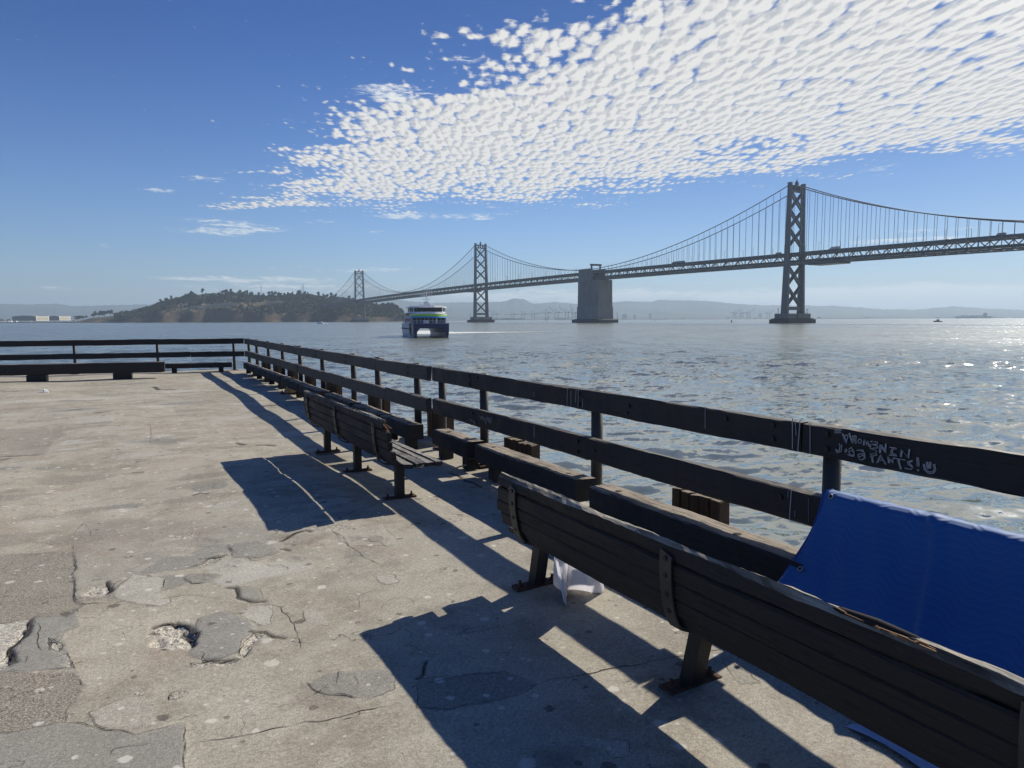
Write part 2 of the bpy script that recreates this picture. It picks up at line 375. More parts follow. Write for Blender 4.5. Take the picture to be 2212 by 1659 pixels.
    c = t.mix(crack, c, (.02, .018, .017, 1))
    t.put(b.inputs['Base Color'], c); b.inputs['Roughness'].default_value = .82; b.inputs['Specular IOR Level'].default_value = .28
    h = t.math('ADD', t.math('MULTIPLY', n3, t.math('ADD', .22, t.math('MULTIPLY', t.math('ADD', rough_, t.math('MULTIPLY', spall, 2.0)), .6))), t.math('MULTIPLY', n4, .18))
    h = t.math('ADD', h, t.math('MULTIPLY', n2, .5))
    t.put(b.inputs['Normal'], t.bump(h, .006)); return m_
M_deck = deck_mat()

# ------------------------------------------------------------------ PIER DECK
def und(x, y):
    return .012*np.sin(x*1.9+y*.55+1)+.010*np.sin(y*1.35-x*.8)+.008*fbm(x*1.3, y*1.3, 3)
DECK_X1 = 3.66
def edge_y(x): return 25.35+.20*(3.5-x)
xs = np.concatenate([np.arange(-30, -4, 1.0), np.arange(-4, -.8, .05), np.arange(-.8, DECK_X1, .0115), [DECK_X1]])
ys = [-8, -6, -4, -2, -1, -.4]; y_ = 0.0
while y_ < 1.4: ys.append(y_); y_ += .03
while y_ < 25.35: ys.append(y_); y_ += .0048*y_
ys = np.array(ys+[25.35])
X, Yt = np.meshgrid(xs, ys)
bl = np.clip((Yt-19)/(25.35-19), 0, 1)
Y = Yt+bl*(edge_y(X)-25.35)
Z = und(X, Y)*np.clip((Y+1), 0, 1)
mask = np.zeros(X.shape+(4,), np.float32); mask[..., 0] = .5
WX = X+.020*fbm(X*9, Y*9, 4); WY = Y+.020*fbm(X*9+40, Y*9+11, 4)
def seg_sd(P_, idx, closed):
    x = WX[idx]; y = WY[idx]; d = np.full(x.shape, 1e9); ins = np.zeros(x.shape, bool); n = len(P_)
    for i in range(n if closed else n-1):
        ax, ay = P_[i]; bx, by = P_[(i+1) % n]; ux, uy = bx-ax, by-ay; L2 = ux*ux+uy*uy+1e-12
        t = np.clip(((x-ax)*ux+(y-ay)*uy)/L2, 0, 1); d = np.minimum(d, np.hypot(x-ax-t*ux, y-ay-t*uy))
        if closed: ins ^= ((ay > y) != (by > y)) & (x < (bx-ax)*(y-ay)/(by-ay+1e-12)+ax)
    return np.where(ins, -d, d) if closed else d
def region(P_, pad):
    a = np.array(P_); return (X > a[:, 0].min()-pad) & (X < a[:, 0].max()+pad) & (Y > a[:, 1].min()-pad) & (Y < a[:, 1].max()+pad)
G = crop(0, 1700, 2.011); SB = crop(600, 1400, 2.949); BB = crop(1100, 1850, 2.212); RR = crop(0, 1050, 2.602); R6 = crop(2000, 1750, 2.765); K = crop(1300, 1350, 5.53)
def pts(C, L): return [tuple(gnd(*C(a, b))[:2]) for a, b in L]
def patch(C, L, tone=None, rough=None, spall=None, dz=0.0, soft=.022, rim=True):
    P_ = pts(C, L); idx = region(P_, .3)
    if not idx.any(): return
    s = seg_sd(P_, idx, True); k = np.clip(.5-s/soft, 0, 1)
    if rim: CRK.append((P_+[P_[0]], .0022 if spall is None else .004, True))
    if tone is not None: mask[..., 0][idx] = mask[..., 0][idx]*(1-k)+tone*k
    if rough is not None: mask[..., 1][idx] = mask[..., 1][idx]*(1-k)+rough*k
    if spall is not None:
        mask[..., 3][idx] = np.maximum(mask[..., 3][idx], k*spall); Z[idx] += k*dz*(.6+.8*fbm(X[idx]*22, Y[idx]*22, 3))
    else: Z[idx] += k*dz
CRK = []
def crack(C, L, wd=.004, depth=.008):
    P_ = pts(C, L); CRK.append((P_, wd, False)); idx = region(P_, .1)
    if wd < .006 or not idx.any(): return
    s = seg_sd(P_, idx, False); k = np.clip(1.2-s/np.maximum(wd*1.3, .008*np.maximum(Y[idx], 1)/2.2), 0, 1)
    mask[..., 2][idx] = np.maximum(mask[..., 2][idx], k*.85); Z[idx] -= k*depth
rr9 = random.Random(21)
for k in range(150):
    y = 4.6*math.exp(rr9.random()*1.65); x = rr9.uniform(max(-3.4, -.14*y-.3), min(3.0, 1.0+.12*y)); r0 = rr9.uniform(.03, .16)*(1+y*.06); st_ = rr9.uniform(1, 2.6); n = rr9.randint(7, 11); a0 = rr9.uniform(0, 6)
    P_ = [(x+st_*r0*math.cos(a0+6.283*q/n)*rr9.uniform(.6, 1.2), y+r0*math.sin(a0+6.283*q/n)*rr9.uniform(.6, 1.2)) for q in range(n)]
    idx = region(P_, .2)
    if not idx.any(): continue
    k_ = np.clip(.5-seg_sd(P_, idx, True)/.03, 0, 1); ty = rr9.random()
    if ty < .62: tn = rr9.choice([.12, .25, .3, .8, .9]); mask[..., 0][idx] = mask[..., 0][idx]*(1-k_)+tn*k_; Z[idx] += .0015*k_
    elif ty < .85: mask[..., 1][idx] = np.maximum(mask[..., 1][idx], .6*k_)
    else: mask[..., 3][idx] = np.maximum(mask[..., 3][idx], .7*k_*(r0 < .09)); Z[idx] -= k_*.008
    if rr9.random() < .45: CRK.append((P_[:rr9.randint(4, n)], rr9.uniform(.001, .003), True))
for k in range(70):
    y = 2.9*math.exp(rr9.random()*2.1); x = rr9.uniform(max(-3.4, -.14*y-.3), min(3.1, 1.2+.12*y)); a = rr9.choice([rr9.gauss(0, .5), rr9.uniform(0, 3.1)]); P_ = [(x, y)]; L = rr9.uniform(.02, .06)*(1+y*.04)
    for q in range(rr9.randint(3, 9)): a += rr9.gauss(0, .5); x += math.cos(a)*L; y += math.sin(a)*L; P_.append((x, y))
    CRK.append((P_, rr9.uniform(.001, .0028), False))
patch(G, [(490,190),(440,110),(560,-20),(1740,-10),(1800,70),(1850,150),(1700,215),(1530,215),(1480,140),(1260,140),(1240,190),(1100,200),(1030,240),(870,330),(750,390),(740,440),(720,480),(490,520)], tone=.68, dz=.002)
patch(G, [(0,215),(180,205),(490,190),(490,520),(545,540),(440,610),(210,632),(0,660),(-300,680),(-300,230)], tone=.6, rough=.85, dz=-.004)
patch(G, [(210,632),(250,610),(430,580),(510,560),(510,680),(420,720),(370,790),(415,830),(480,910),(480,960),(330,965),(100,985),(-300,1020),(-300,900),(60,960),(100,880),(75,820),(170,740)], tone=.9, dz=.003)
patch(G, [(-300,690),(0,660),(205,640),(160,760),(90,800),(60,950),(-300,1000)], tone=.1, spall=.55, dz=-.010)
patch(G, [(-300,1030),(120,985),(480,975),(560,1050),(450,1200),(430,1290),(180,1355),(-300,1420)], tone=.6, rough=.9, dz=-.003)
patch(G, [(-300,1420),(180,1355),(390,1305),(500,1300),(650,1335),(900,1365),(1180,1290),(1215,1445),(1215,1800),(-300,1800)], tone=.86, dz=.003)
patch(G, [(580,1225),(700,1180),(830,1130),(960,1125),(1030,1180),(1020,1290),(850,1340),(650,1320),(580,1260)], tone=.25, dz=.002)
patch(G, [(740,440),(870,330),(1080,350),(1050,440),(1130,500),(1050,530),(900,520),(770,490)], tone=.2, dz=.002)
patch(G, [(1260,700),(1300,610),(1480,550),(1620,610),(1650,680),(1590,740),(1570,830),(1400,880),(1240,850),(1270,780)], tone=.92, dz=.004)
patch(G, [(1000,670),(1150,635),(1250,670),(1280,730),(1240,800),(1100,810),(975,790),(1040,740)], spall=1, dz=-.022)
patch(G, [(1640,700),(1720,710),(1650,790),(1600,850),(1570,850),(1600,760)], spall=.9, dz=-.018)
patch(G, [(1240,895),(1560,875),(1500,905),(1250,920)], spall=.9, dz=-.012)
patch(G, [(540,465),(600,420),(690,400),(720,440),(690,470),(600,475)], spall=.9, dz=-.02)
patch(G, [(1340,245),(1400,210),(1460,200),(1440,230),(1320,270)], spall=.8, dz=-.015)
patch(G, [(320,760),(400,795),(420,880),(480,930),(450,960),(400,850),(330,830)], spall=.6, dz=-.014)
patch(G, [(60,860),(160,700),(180,740),(100,820),(80,960),(-60,980)], spall=.9, dz=-.014)
patch(G, [(1200,350),(1250,325),(1350,318),(1450,325),(1380,370),(1250,380)], tone=.9, rough=.3, dz=.002)
patch(G, [(1530,395),(1700,400),(1710,480),(1620,490),(1560,450)], tone=.8, dz=.002)
patch(G, [(1540,560),(1640,520),(1780,510),(1780,640),(1700,660),(1620,610)], tone=.2, dz=.002)
patch(G, [(2010,1040),(2120,970),(2300,950),(2400,1100),(2130,1105)], tone=.85, rough=.2, dz=.002)
patch(G, [(1600,1180),(1650,1150),(1710,1175),(1700,1230),(1610,1235)], tone=.25, dz=.001)
patch(G, [(1090,1110),(1170,1075),(1250,1080),(1160,1130),(1100,1130)], spall=.5, rough=.5, dz=-.006)
patch(G, [(850,1100),(900,1085),(960,1082),(930,1110),(860,1115)], spall=.5, rough=.5, dz=-.006)
patch(G, [(1980,530),(2060,540),(2160,620),(2130,650),(2000,620)], tone=.25, dz=.001)
patch(BB, [(0,720),(270,690),(390,700),(390,850),(220,910),(100,900),(0,895)], tone=.85, dz=.002)
patch(BB, [(560,765),(950,745),(1200,730),(1420,820),(1300,900),(800,990),(560,980)], tone=.8, rough=.3, dz=-.002)
patch(BB, [(1750,1200),(2060,1240),(2090,1350),(1980,1370),(1900,1290),(1760,1260)], tone=.2, dz=.002)
patch(BB, [(870,440),(1140,380),(1130,420),(960,455)], tone=.3, dz=.001)
patch(BB, [(250,30),(400,25),(440,75),(340,90),(280,70)], tone=.25, dz=.001)
patch(SB, [(230,745),(330,690),(620,640),(600,660),(430,740)], tone=.15, dz=.001)
patch(SB, [(400,1090),(700,1050),(910,1140),(760,1200),(560,1200),(440,1140)], tone=.85, dz=.002)
patch(SB, [(1420,960),(1530,950),(1900,900),(2050,1080),(1750,1100),(1560,1090)], tone=.3, dz=.001)
patch(RR, [(-400,890),(540,885),(520,940),(430,1000),(400,1080),(340,1110),(-400,1135)], tone=.55, rough=.55, dz=-.003)
patch(RR, [(490,1010),(560,985),(680,985),(670,1010),(520,1035)], tone=.15)
patch(RR, [(560,805),(800,785),(1000,780),(960,830),(640,850)], tone=.25)
patch(RR, [(560,895),(780,900),(700,960),(560,960)], tone=.3)
patch(RR, [(1730,930),(1900,915),(1900,930),(1780,938)], tone=.2)
patch(RR, [(1500,800),(1560,797),(1560,812),(1500,815)], tone=.15)
patch(R6, [(880,1060),(1130,1210),(1310,1325),(1130,1340),(1050,1270)], tone=.7)
for C, L, wd in [
    (G, [(1010,665),(1070,642),(1150,635),(1230,650),(1250,690),(1285,700),(1262,740),(1240,722),(1190,690)], .012),
    (G, [(1190,690),(1240,740),(1262,790),(1230,800)], .010), (G, [(1620,690),(1720,690),(1780,715),(1860,730)], .008),
    (G, [(1320,880),(1450,880),(1560,865)], .006), (G, [(1340,900),(1450,895),(1540,880)], .004), (G, [(700,375),(715,410),(735,430),(695,455)], .012),
    (G, [(490,525),(560,530),(620,520),(710,518)], .005), (G, [(570,380),(690,360)], .005), (G, [(205,640),(175,740),(80,810),(72,850),(95,910),(115,920)], .013),
    (G, [(1190,355),(1250,378),(1350,375)], .005), (G, [(1340,220),(1460,200)], .007), (G, [(1130,300),(1300,280),(1440,235)], .003),
    (G, [(1470,405),(1530,405),(1560,460),(1640,495),(1720,490)], .006), (G, [(1720,490),(1830,520),(1890,600),(1940,680),(1970,800)], .0025),
    (G, [(1990,1020),(2030,1060),(2130,1105),(2300,1120)], .005), (G, [(230,640),(260,700),(250,760),(270,850)], .003), (G, [(185,870),(180,930)], .003),
    (G, [(390,1305),(500,1298),(650,1335),(800,1355),(940,1368)], .004), (G, [(860,1342),(940,1336)], .004), (G, [(-200,1410),(180,1355),(390,1308)], .0018),
    (G, [(560,0),(590,80),(650,90)], .002), (G, [(1260,700),(1300,610),(1480,550)], .002), (G, [(1050,430),(1070,370),(1100,355)], .005),
    (G, [(770,490),(900,522),(1050,532),(1130,500)], .0018), (G, [(490,190),(490,520)], .0022), (G, [(0,215),(180,205),(490,190)], .002),
    (G, [(1600,1235),(1690,1238)], .002), (G, [(1095,1120),(1110,1090),(1170,1076),(1250,1080)], .004), (G, [(1215,1445),(1215,1700)], .002),
    (G, [(440,975),(520,1010),(560,1050)], .003), (G, [(400,740),(330,780),(330,840),(415,800)], .004), (G, [(470,900),(480,960)], .004), (G, [(1800,100),(1980,50),(2100,50)], .003),
    (G, [(1215,1445),(1700,1360),(2212,1250),(2560,1180)], .0035), (BB, [(1420,820),(1800,755),(2212,690)], .0045), (R6, [(-400,1250),(0,1185),(480,1110),(960,1025),(1900,870)], .0035),
    (SB, [(910,1045),(1060,980),(1160,955),(1190,965)], .006), (SB, [(1420,960),(1530,1020),(1560,1090),(1670,1155),(1750,1220),(1890,1270)], .003),
    (SB, [(560,1195),(640,1200),(760,1200)], .003), (SB, [(690,133),(780,128),(860,135)], .02), (SB, [(500,120),(560,130)], .01), (SB, [(0,1300),(120,1280),(380,1180)], .005),
    (SB, [(60,1290),(180,1240),(330,1180)], .004), (SB, [(910,1120),(950,1115),(990,1130)], .006), (SB, [(1330,1300),(1360,1290),(1400,1300)], .005), (SB, [(1560,830),(1640,770),(1780,740),(1880,690)], .005),
    (SB, [(80,610),(150,590),(210,598)], .006), (SB, [(1420,960),(1480,1000)], .003),
    (RR, [(1250,830),(1270,860),(1280,940),(1270,1000),(1280,1040)], .004), (RR, [(800,765),(900,755)], .018), (RR, [(1300,540),(1340,560),(1470,560)], .012), (RR, [(580,742),(680,737)], .010),
    (RR, [(0,1125),(120,1115),(340,1105)], .006), (RR, [(0,1150),(60,1140)], .02), (RR, [(1120,1255),(1200,1250)], .006), (RR, [(2000,1015),(2060,1028)], .01),
    (BB, [(0,900),(60,895),(120,915)], .005), (BB, [(0,1065),(60,1055),(105,1050)], .005), (BB, [(545,765),(600,740),(630,660),(640,640)], .006), (BB, [(130,1000),(150,1030),(100,1060)], .003),
    (BB, [(920,455),(1140,405)], .0025), (BB, [(600,800),(900,745),(1200,730),(1420,820)], .002), (BB, [(560,980),(800,985),(1200,900)], .0015), (BB, [(1900,1290),(1980,1370),(2080,1355)], .002),
    (K, [(900,1020),(1000,1050),(1100,1110),(1180,1150),(1300,1170),(1460,1260)], .007), (K, [(1150,1160),(1250,1170)], .012), (K, [(1270,1260),(1340,1262)], .012), (K, [(260,1500),(310,1515)], .01)]:
    crack(C, L, wd)
# dark stain
for C, L, am in [(RR, [(1130,1010),(1350,985),(1560,985),(1400,1030)], .45), (BB, [(1480,200),(1560,190),(1560,230),(1480,230)], .5), (BB, [(1520,1340),(1600,1340),(1620,1380),(1540,1400)], .5), (R6, [(330,1300),(560,1250),(700,1380),(560,1440),(400,1420)], .35)]:
    P_ = pts(C, L); idx = region(P_, .5); s = seg_sd(P_, idx, True); mask[..., 2][idx] = np.maximum(mask[..., 2][idx], am*np.clip(.7-s/(.1+.015*Y[idx]), 0, 1))
mask[..., 3] = np.clip(mask[..., 3], 0, 1)
me = np_mesh('pier_deck', np.stack([X, Y, Z], -1).reshape(-1, 3), gridfaces(len(ys), len(xs)), M_deck)
ca = me.color_attributes.new('mask', 'FLOAT_COLOR', 'POINT'); ca.data.foreach_set('color', mask.reshape(-1))
deck = bpy.data.objects.new('pier_deck', me); col.objects.link(deck); tag(deck, kind='structure')
mb = MB()
mb.prism([(-30, -8), (DECK_X1, -8), (DECK_X1, 25.3), (-30, edge_y(-30)-.02)], -.62, -.04)
mb.build('deck_slab', M_conc, deck)
def ribbons():
    mb = MB(); rr = random.Random(3)
    for n_, (P_, wd, inter) in enumerate(CRK):
        q = []
        for (ax, ay), (bx, by) in zip(P_[:-1], P_[1:]):
            L = math.hypot(bx-ax, by-ay); n = max(1, int(L/(.012+.004*max(ay, 1)))); q += [(ax+(bx-ax)*k/n, ay+(by-ay)*k/n) for k in range(n)]
        q.append(P_[-1]); q = np.array(q); 
        if len(q) < 3: continue
        wpx = .020*fbm(q[:, 0]*9, q[:, 1]*9, 4); wpy = .020*fbm(q[:, 0]*9+40, q[:, 1]*9+11, 4); q[:, 0] -= wpx; q[:, 1] -= wpy
        q[:, 0] += .010*fbm(q[:, 0]*31+n_, q[:, 1]*31, 3); q[:, 1] += .010*fbm(q[:, 0]*31, q[:, 1]*31+n_, 3)
        d = np.gradient(q, axis=0); d /= np.linalg.norm(d, axis=1, keepdims=True)+1e-9; nr = np.stack([-d[:, 1], d[:, 0]], 1)
        s_ = np.linspace(0, 1, len(q)); w_ = wd*(.3+1.3*vnoise(q[:, 0]*23+n_*3, q[:, 1]*23))*(np.minimum(1, np.minimum(s_, 1-s_)*9) if not inter else 1)
        if inter: w_ = w_*np.clip((fbm(q[:, 0]*4+n_, q[:, 1]*4, 2)+.10)*6, 0, 1)
        w_ = np.maximum(w_, 0); z = hz_at(q[:, 0], q[:, 1])+.0022
        a = q+nr*w_[:, None]/2; b_ = q-nr*w_[:, None]/2
        for i in range(len(q)-1):
            if w_[i] < 2e-4 and w_[i+1] < 2e-4: continue
            if not (-1.2 < q[i, 0] < 3.6): 
                if q[i, 1] < 4: continue
            mb.add([(a[i, 0], a[i, 1], z[i]), (b_[i, 0], b_[i, 1], z[i]), (b_[i+1, 0], b_[i+1, 1], z[i+1]), (a[i+1, 0], a[i+1, 1], z[i+1])], [(0, 1, 2, 3)])
    o = mb.build('cracks', simple('crack_dirt', (.035, .031, .027), .95, 0, .3, 20), deck); tag(o, kind='stuff')
def hz_at(x, y):
    i = np.clip(np.searchsorted(ys, y-np.clip((y-19)/6.35, 0, 1)*(edge_y(x)-25.35))-1, 0, len(ys)-2); j = np.clip(np.searchsorted(xs, x)-1, 0, len(xs)-2)
    return np.maximum(np.maximum(Z[i, j], Z[i+1, j]), np.maximum(Z[i, j+1], Z[i+1, j+1]))
ribbons()
def dz(x, y): return float(und(np.array([x]), np.array([y]))[0])

# ------------------------------------------------------------------ timber helper
def board(L, W, T, n=None, wob=.004, chamf=.008, seed=0, endw=.01, sag=0.0):
    """timber along local X from 0 to L, width along Y, height along Z (centred), slightly uneven"""
    rr = random.Random(seed); n = n or max(4, int(L/.18)); v = []; f = []
    base = [(-W/2+chamf, -T/2), (W/2-chamf, -T/2), (W/2, -T/2+chamf), (W/2, T/2-chamf), (W/2-chamf, T/2), (-W/2+chamf, T/2), (-W/2, T/2-chamf), (-W/2, -T/2+chamf)]
    ph = [rr.uniform(0, 6) for _ in range(8)]; k = len(base)
    for i in range(n+1):
        x = L*i/n
        for j, (a, b) in enumerate(base):
            da = wob*.5*(math.sin(x*3.1+ph[j])+math.sin(x*7.7+ph[(j+3) % 8])*.6+rr.uniform(-.6, .6))
            db = wob*.5*(math.sin(x*2.3+ph[(j+5) % 8])+math.sin(x*9.1+ph[(j+1) % 8])*.6+rr.uniform(-.6, .6))
            xe = x+(rr.uniform(-1, 1)*endw if i in (0, n) else 0)
            v.append((xe, a+da, b+db+sag*math.sin(math.pi*x/L)))
    for i in range(n):
        for j in range(k): f.append((i*k+j, i*k+(j+1) % k, (i+1)*k+(j+1) % k, (i+1)*k+j))
    f.append(tuple(range(k-1, -1, -1))); f.append(tuple(n*k+j for j in range(k)))
    mb = MB(); mb.add(v, f); return mb
def plank(name, p0, p1, W, T, mt, parent, seed=0, roll=0, label=None, **kw):
    """board from p0 to p1 (world or parent-local), W across, T vertical"""
    p0, p1 = Vector(p0), Vector(p1); d = p1-p0; rz = math.atan2(d.y, d.x); ry = -math.atan2(d.z, math.hypot(d.x, d.y))
    o = board(d.length, W, T, seed=seed, **kw).build(name, mt, parent, p0, (0, 0, 0), label=label)
    o.rotation_euler = (Matrix.Rotation(rz, 3, 'Z')@Matrix.Rotation(ry, 3, 'Y')@Matrix.Rotation(roll, 3, 'X')).to_euler(); return o

# ------------------------------------------------------------------ RAILINGS
def FX(y): return 3.36+(y-8.4)*.010     # front face of the far run
def NX(y): return 3.385-(8.3-y)*.004
bolt_mb = MB(); bolt_mb.tube([(0, 0, 0), (-.012, 0, 0)], .016, 8); BOLT = bolt_mb.mesh('bolt', M_steel)
def post(parent, x, y, top, r=.05, label=None):
    b = MB(); b.tube([(0, 0, 0.01), (0, 0, top)], r, 14); o = b.build('post', M_post, parent, (x, y, 0), smooth=True)
    p = MB(); p.box((0, 0, .012), (.2, .2, .02)); p.build('base_plate', M_rust, o)
    return o
rail_far = empty('pier_railing', (3.4, 16, 0), label='weathered dark timber railing along the far stretch of the pier edge, running to the corner', cat='railing')
rail_near = empty('pier_railing', (3.4, 4, 0), label='near black timber railing with scratched graffiti and the blue blanket hung over it', cat='railing')
rail_back = empty('pier_railing', (0, 25.2, 0), label='black timber railing across the far end of the pier at left', cat='railing')
def par(o, p): o.parent = p; o.matrix_parent_inverse = Matrix.Translation(-Vector(p.location)); return o
rails_y = {'far_top': [25.0, 21.0, 17.0, 14.4, 10.55, 8.42], 'far_mid': [25.0, 20.6, 16.5, 12.4, 10.1, 8.42]}
T_ = .07
far_posts = [24.9, 23.2, 21.05, 18.9, 16.75, 14.55, 12.25, 10.85, 9.08]
for nm, z0, z1, sd_ in (('far_top', .878, 1.06, 1), ('far_mid', .462, .648, 2)):
    L = rails_y[nm]
    for i in range(len(L)-1):
        a, b = L[i], L[i+1]; zc_ = (z0+z1)/2+random.uniform(-.006, .006); dxx = random.uniform(-.006, .006)
        o = plank('rail_board', (FX(a)+T_/2+dxx, a-.004, zc_+random.uniform(-.008, .008)), (FX(b)+T_/2+dxx, b+.004, zc_), T_, z1-z0, M_railfar, None, seed=sd_*10+i, wob=.007, n=int((a-b)*7))
        par(o, rail_far)
for y in far_posts: par(post(None, FX(y)+T_+.055, y, 1.065), rail_far)
near_posts = [8.30, 7.10, 4.92, 2.62, .45, -1.7]
for L, z0, z1, sd_ in (([8.30, 7.16, 2.72, -2.4], .885, 1.058, 5), ([8.30, 7.02, 4.86, -2.4], .472, .662, 7)):
    for i in range(len(L)-1):
        a, b = L[i], L[i+1]; zc_ = (z0+z1)/2
        o = plank('rail_board', (NX(a)+T_/2, a-.003, zc_), (NX(b)+T_/2, b+.003, zc_), T_, z1-z0, M_rail, None, seed=sd_*10+i, wob=.006, n=int((a-b)*14)); par(o, rail_near)
for y in near_posts:
    par(post(None, NX(y)+T_+.07, y, 1.05), rail_near)
for y, z, l in ((7.1, .968, .30), (2.68, .962, .42), (4.9, .567, .3), (4.02, .567, .34), (7.05, .567, .3)):   # splice blocks behind the joints
    o = plank('splice_block', (NX(y)+T_+.012, y+l/2, z+.001), (NX(y)+T_+.012, y-l/2, z+.001), 0.022, .165, M_rail, None, seed=int(y*9)); par(o, rail_near)
for y, l in ((14.4, .3), (10.55, .3), (21, .3), (17, .3), (12.25, .2), (16.75, .2), (18.9, .2), (23.2, .2), (9.1, .25)):
    o = plank('splice_block', (FX(y)+T_+.012, y+l/2, .978), (FX(y)+T_+.012, y-l/2, .978), 0.022, .165, M_railfar, None, seed=int(y*9)); par(o, rail_far)
for y, z in [(2.92, 1.02), (2.92, .935), (2.55, 1.02), (2.55, .935), (3.3, 1.01), (4.98, 1.02), (4.98, .93), (4.3, .99), (4.32, .93), (7.2, 1.02), (7.2, .93), (6.98, 1.02), (5.0, .61), (5.0, .52), (4.75, .57), (7.1, .61), (7.12, .52), (2.85, .60)]:
    par(link_mesh('bolt', BOLT, None, (NX(y)-.001, y, z)), rail_near)
for y in (24.9, 23.2, 21.05, 16.75, 14.55, 12.25, 9.08):
    for z in (1.01, .93): par(link_mesh('bolt', BOLT, None, (FX(y)-.001, y+.03, z)), rail_far)
# back run
BY = lambda x: 24.95+.21*(3.46-x)
def bpt(x, z, off=0): return (x, BY(x)+off, z)
for z0, z1, L, sd_ in ((.885, 1.062, [3.50, .93, -1.36, -3.7, -8, -13], 3), (.470, .640, [3.50, 1.9, -.55, -3.6, -8, -13], 4)):
    for i in range(len(L)-1):
        zc_ = (z0+z1)/2; o = plank('rail_board', bpt(L[i]-.003, zc_+.004*(i % 2)), bpt(L[i+1]+.003, zc_), T_, z1-z0, M_rail, None, seed=sd_*10+i, wob=.008); par(o, rail_back)
for x in (3.2, .95, -1.36, -3.7, -6.0, -8.3, -10.6): par(post(None, x, BY(x)+.10, 1.05, .045), rail_back)

# curb timbers: each a thing
H_ = .185
def curb_timber(p0, p1, label, W=.205, T=H_, seed=0, holes=(), z=.238, mt=M_curb):
    p0, p1 = Vector((*p0, z)), Vector((*p1, z)); mid = (p0+p1)/2
    root = empty('curb_timber', (mid.x, mid.y, 0), label=label, cat='timber', group='curb timbers laid along the pier edge')
    o = plank('timber', p0-Vector((mid.x, mid.y, 0)), p1-Vector((mid.x, mid.y, 0)), W, T, mt, root, seed=seed, n=int((p1-p0).length*16), wob=.007, chamf=.012, endw=.012)
    d = (p1-p0).normalized(); rz = math.atan2(d.y, d.x)
    for t in (.16, .84):
        q = p0.lerp(p1, t)-Vector((mid.x, mid.y, 0)); b = MB(); b.box((0, 0, (z-T/2)/2+.002), (.14, W*.62, z-T/2-.004)); b.build('block', M_curb, root, (q.x, q.y, 0), (0, 0, rz))
    for t in holes:
        q = p0.lerp(p1, t)-Vector((mid.x, mid.y, 0)); b = MB(); b.tube([(0, 0, z+T/2-.02), (0, 0, z+T/2+.0015)], [.026, .026], 12); b.build('bolt_hole', M_black, root, (q.x, q.y, 0))
    return root
def CF(y): return 3.085+(y-9)*.0125+.105
spans = [(23.55, 21.55), (21.4, 19.42), (19.36, 17.36), (17.15, 15.2), (15.05, 13.2), (12.9, 11.15), (10.95, 9.62), (9.5, 8.36)]
lab = ['at the far corner of the railing', 'second from the far corner', 'third from the far corner', 'with the tan stump in front of its near end', 'between the tan stump and the far bench', 'behind the far end of the middle bench', 'behind the middle of the middle bench', 'ending at the railing gap above the middle bench seat']
for i, (a, b) in enumerate(spans):
    curb_timber((CF(a), a), (CF(b), b), 'weathered curb timber '+lab[i], seed=60+i, holes=(.2, .8) if i > 4 else ())
for i, (a, b, xa, xb, l, hs) in enumerate([(7.90, 6.88, 3.325, 3.315, 'short curb timber just past the gap, before the stick', (.25, .75)), (6.72, 4.76, 3.325, 3.295, 'long weathered curb timber beyond the near bench end', (.12, .86)),
                                          (4.56, 2.50, 3.29, 3.24, 'long curb timber behind the near bench beside the blanket', (.12, .72)), (2.36, .3, 3.33, 3.33, 'curb timber hidden behind the blanket', ())]):
    curb_timber((xa, a), (xb, b), l, W=.215, seed=80+i, holes=hs, z=.240)
# back-left timbers
curb_timber((3.05, 24.55), (1.06, 24.95), 'low dark timber on blocks at the far pier edge, left of the corner post', W=.2, T=.16, seed=95, z=.225, mt=M_rail)
bigt = empty('timber_beam', (-1.5, 23.15, 0), label='big black timber beam raised on blocks at the far left end of the deck', cat='timber')
for k_, (xa, xb) in enumerate(((1.02, -5.4),)):
    ya = lambda x: 23.05-.14*(x-0)
    o = plank('beam', (xa, ya(xa), .325), (xb, ya(xb), .345), .3, .29, M_rail, None, seed=97, wob=.006, n=40); par(o, bigt)
    for xx in (-2.12, -.06, -4.3):
        b = MB(); b.box((0, 0, .09), (.46, .30, .178)); par(b.build('block', M_rail, None, (xx, ya(xx), 0), (0, 0, -.14)), bigt)

# fender boards beyond the edge
for i, (y0, y1) in enumerate([(6.95, 6.33), (4.17, 3.66), (9.25, 8.55), (12.0, 11.1), (14.9, 14.0), (16.9, 16.2), (18.9, 18.1), (20.9, 20.1), (22.8, 22.0)]):
    root = empty('fender_piles', (3.74, (y0+y1)/2, 0), label=['upright fender boards behind the long curb timber just beyond the nearest bench', 'cluster of upright fender boards behind the middle of the near curb timber', 'fender boards seen through the gap in the railing', 'fender boards above the middle bench seat', 'fender boards beyond the far end of the middle bench', 'fender boards behind the tan stump', 'fender boards behind the third rail post from the corner', 'fender boards behind the second rail post from the corner', 'fender boards behind the first rail post from the corner'][i], cat='fender')
    n = max(4, int((y0-y1)/.10)); wd = (y0-y1)/n; top = .34 if i < 2 else .42
    for k in range(n):
        b = board(5.2, wd-.006, .11, seed=200+i*20+k, n=10, wob=.006); o = b.build('fender_board', M_pile, root, (0, y0-(k+.5)*wd-(y0+y1)/2, -4.8)); o.rotation_euler = (0, -math.pi/2, 0)
        o.location.z = top-5.2+random.uniform(-.01, .01)
# concrete pad under the far run's end post
b = MB(); b.prism([(3.20, 8.72), (3.5, 8.55), (3.62, 8.6), (3.64, 9.1), (3.30, 9.25), (3.18, 9.0)], 0.0, .05)
o = b.build('grout_pad', M_conc, None); par(o, rail_far)

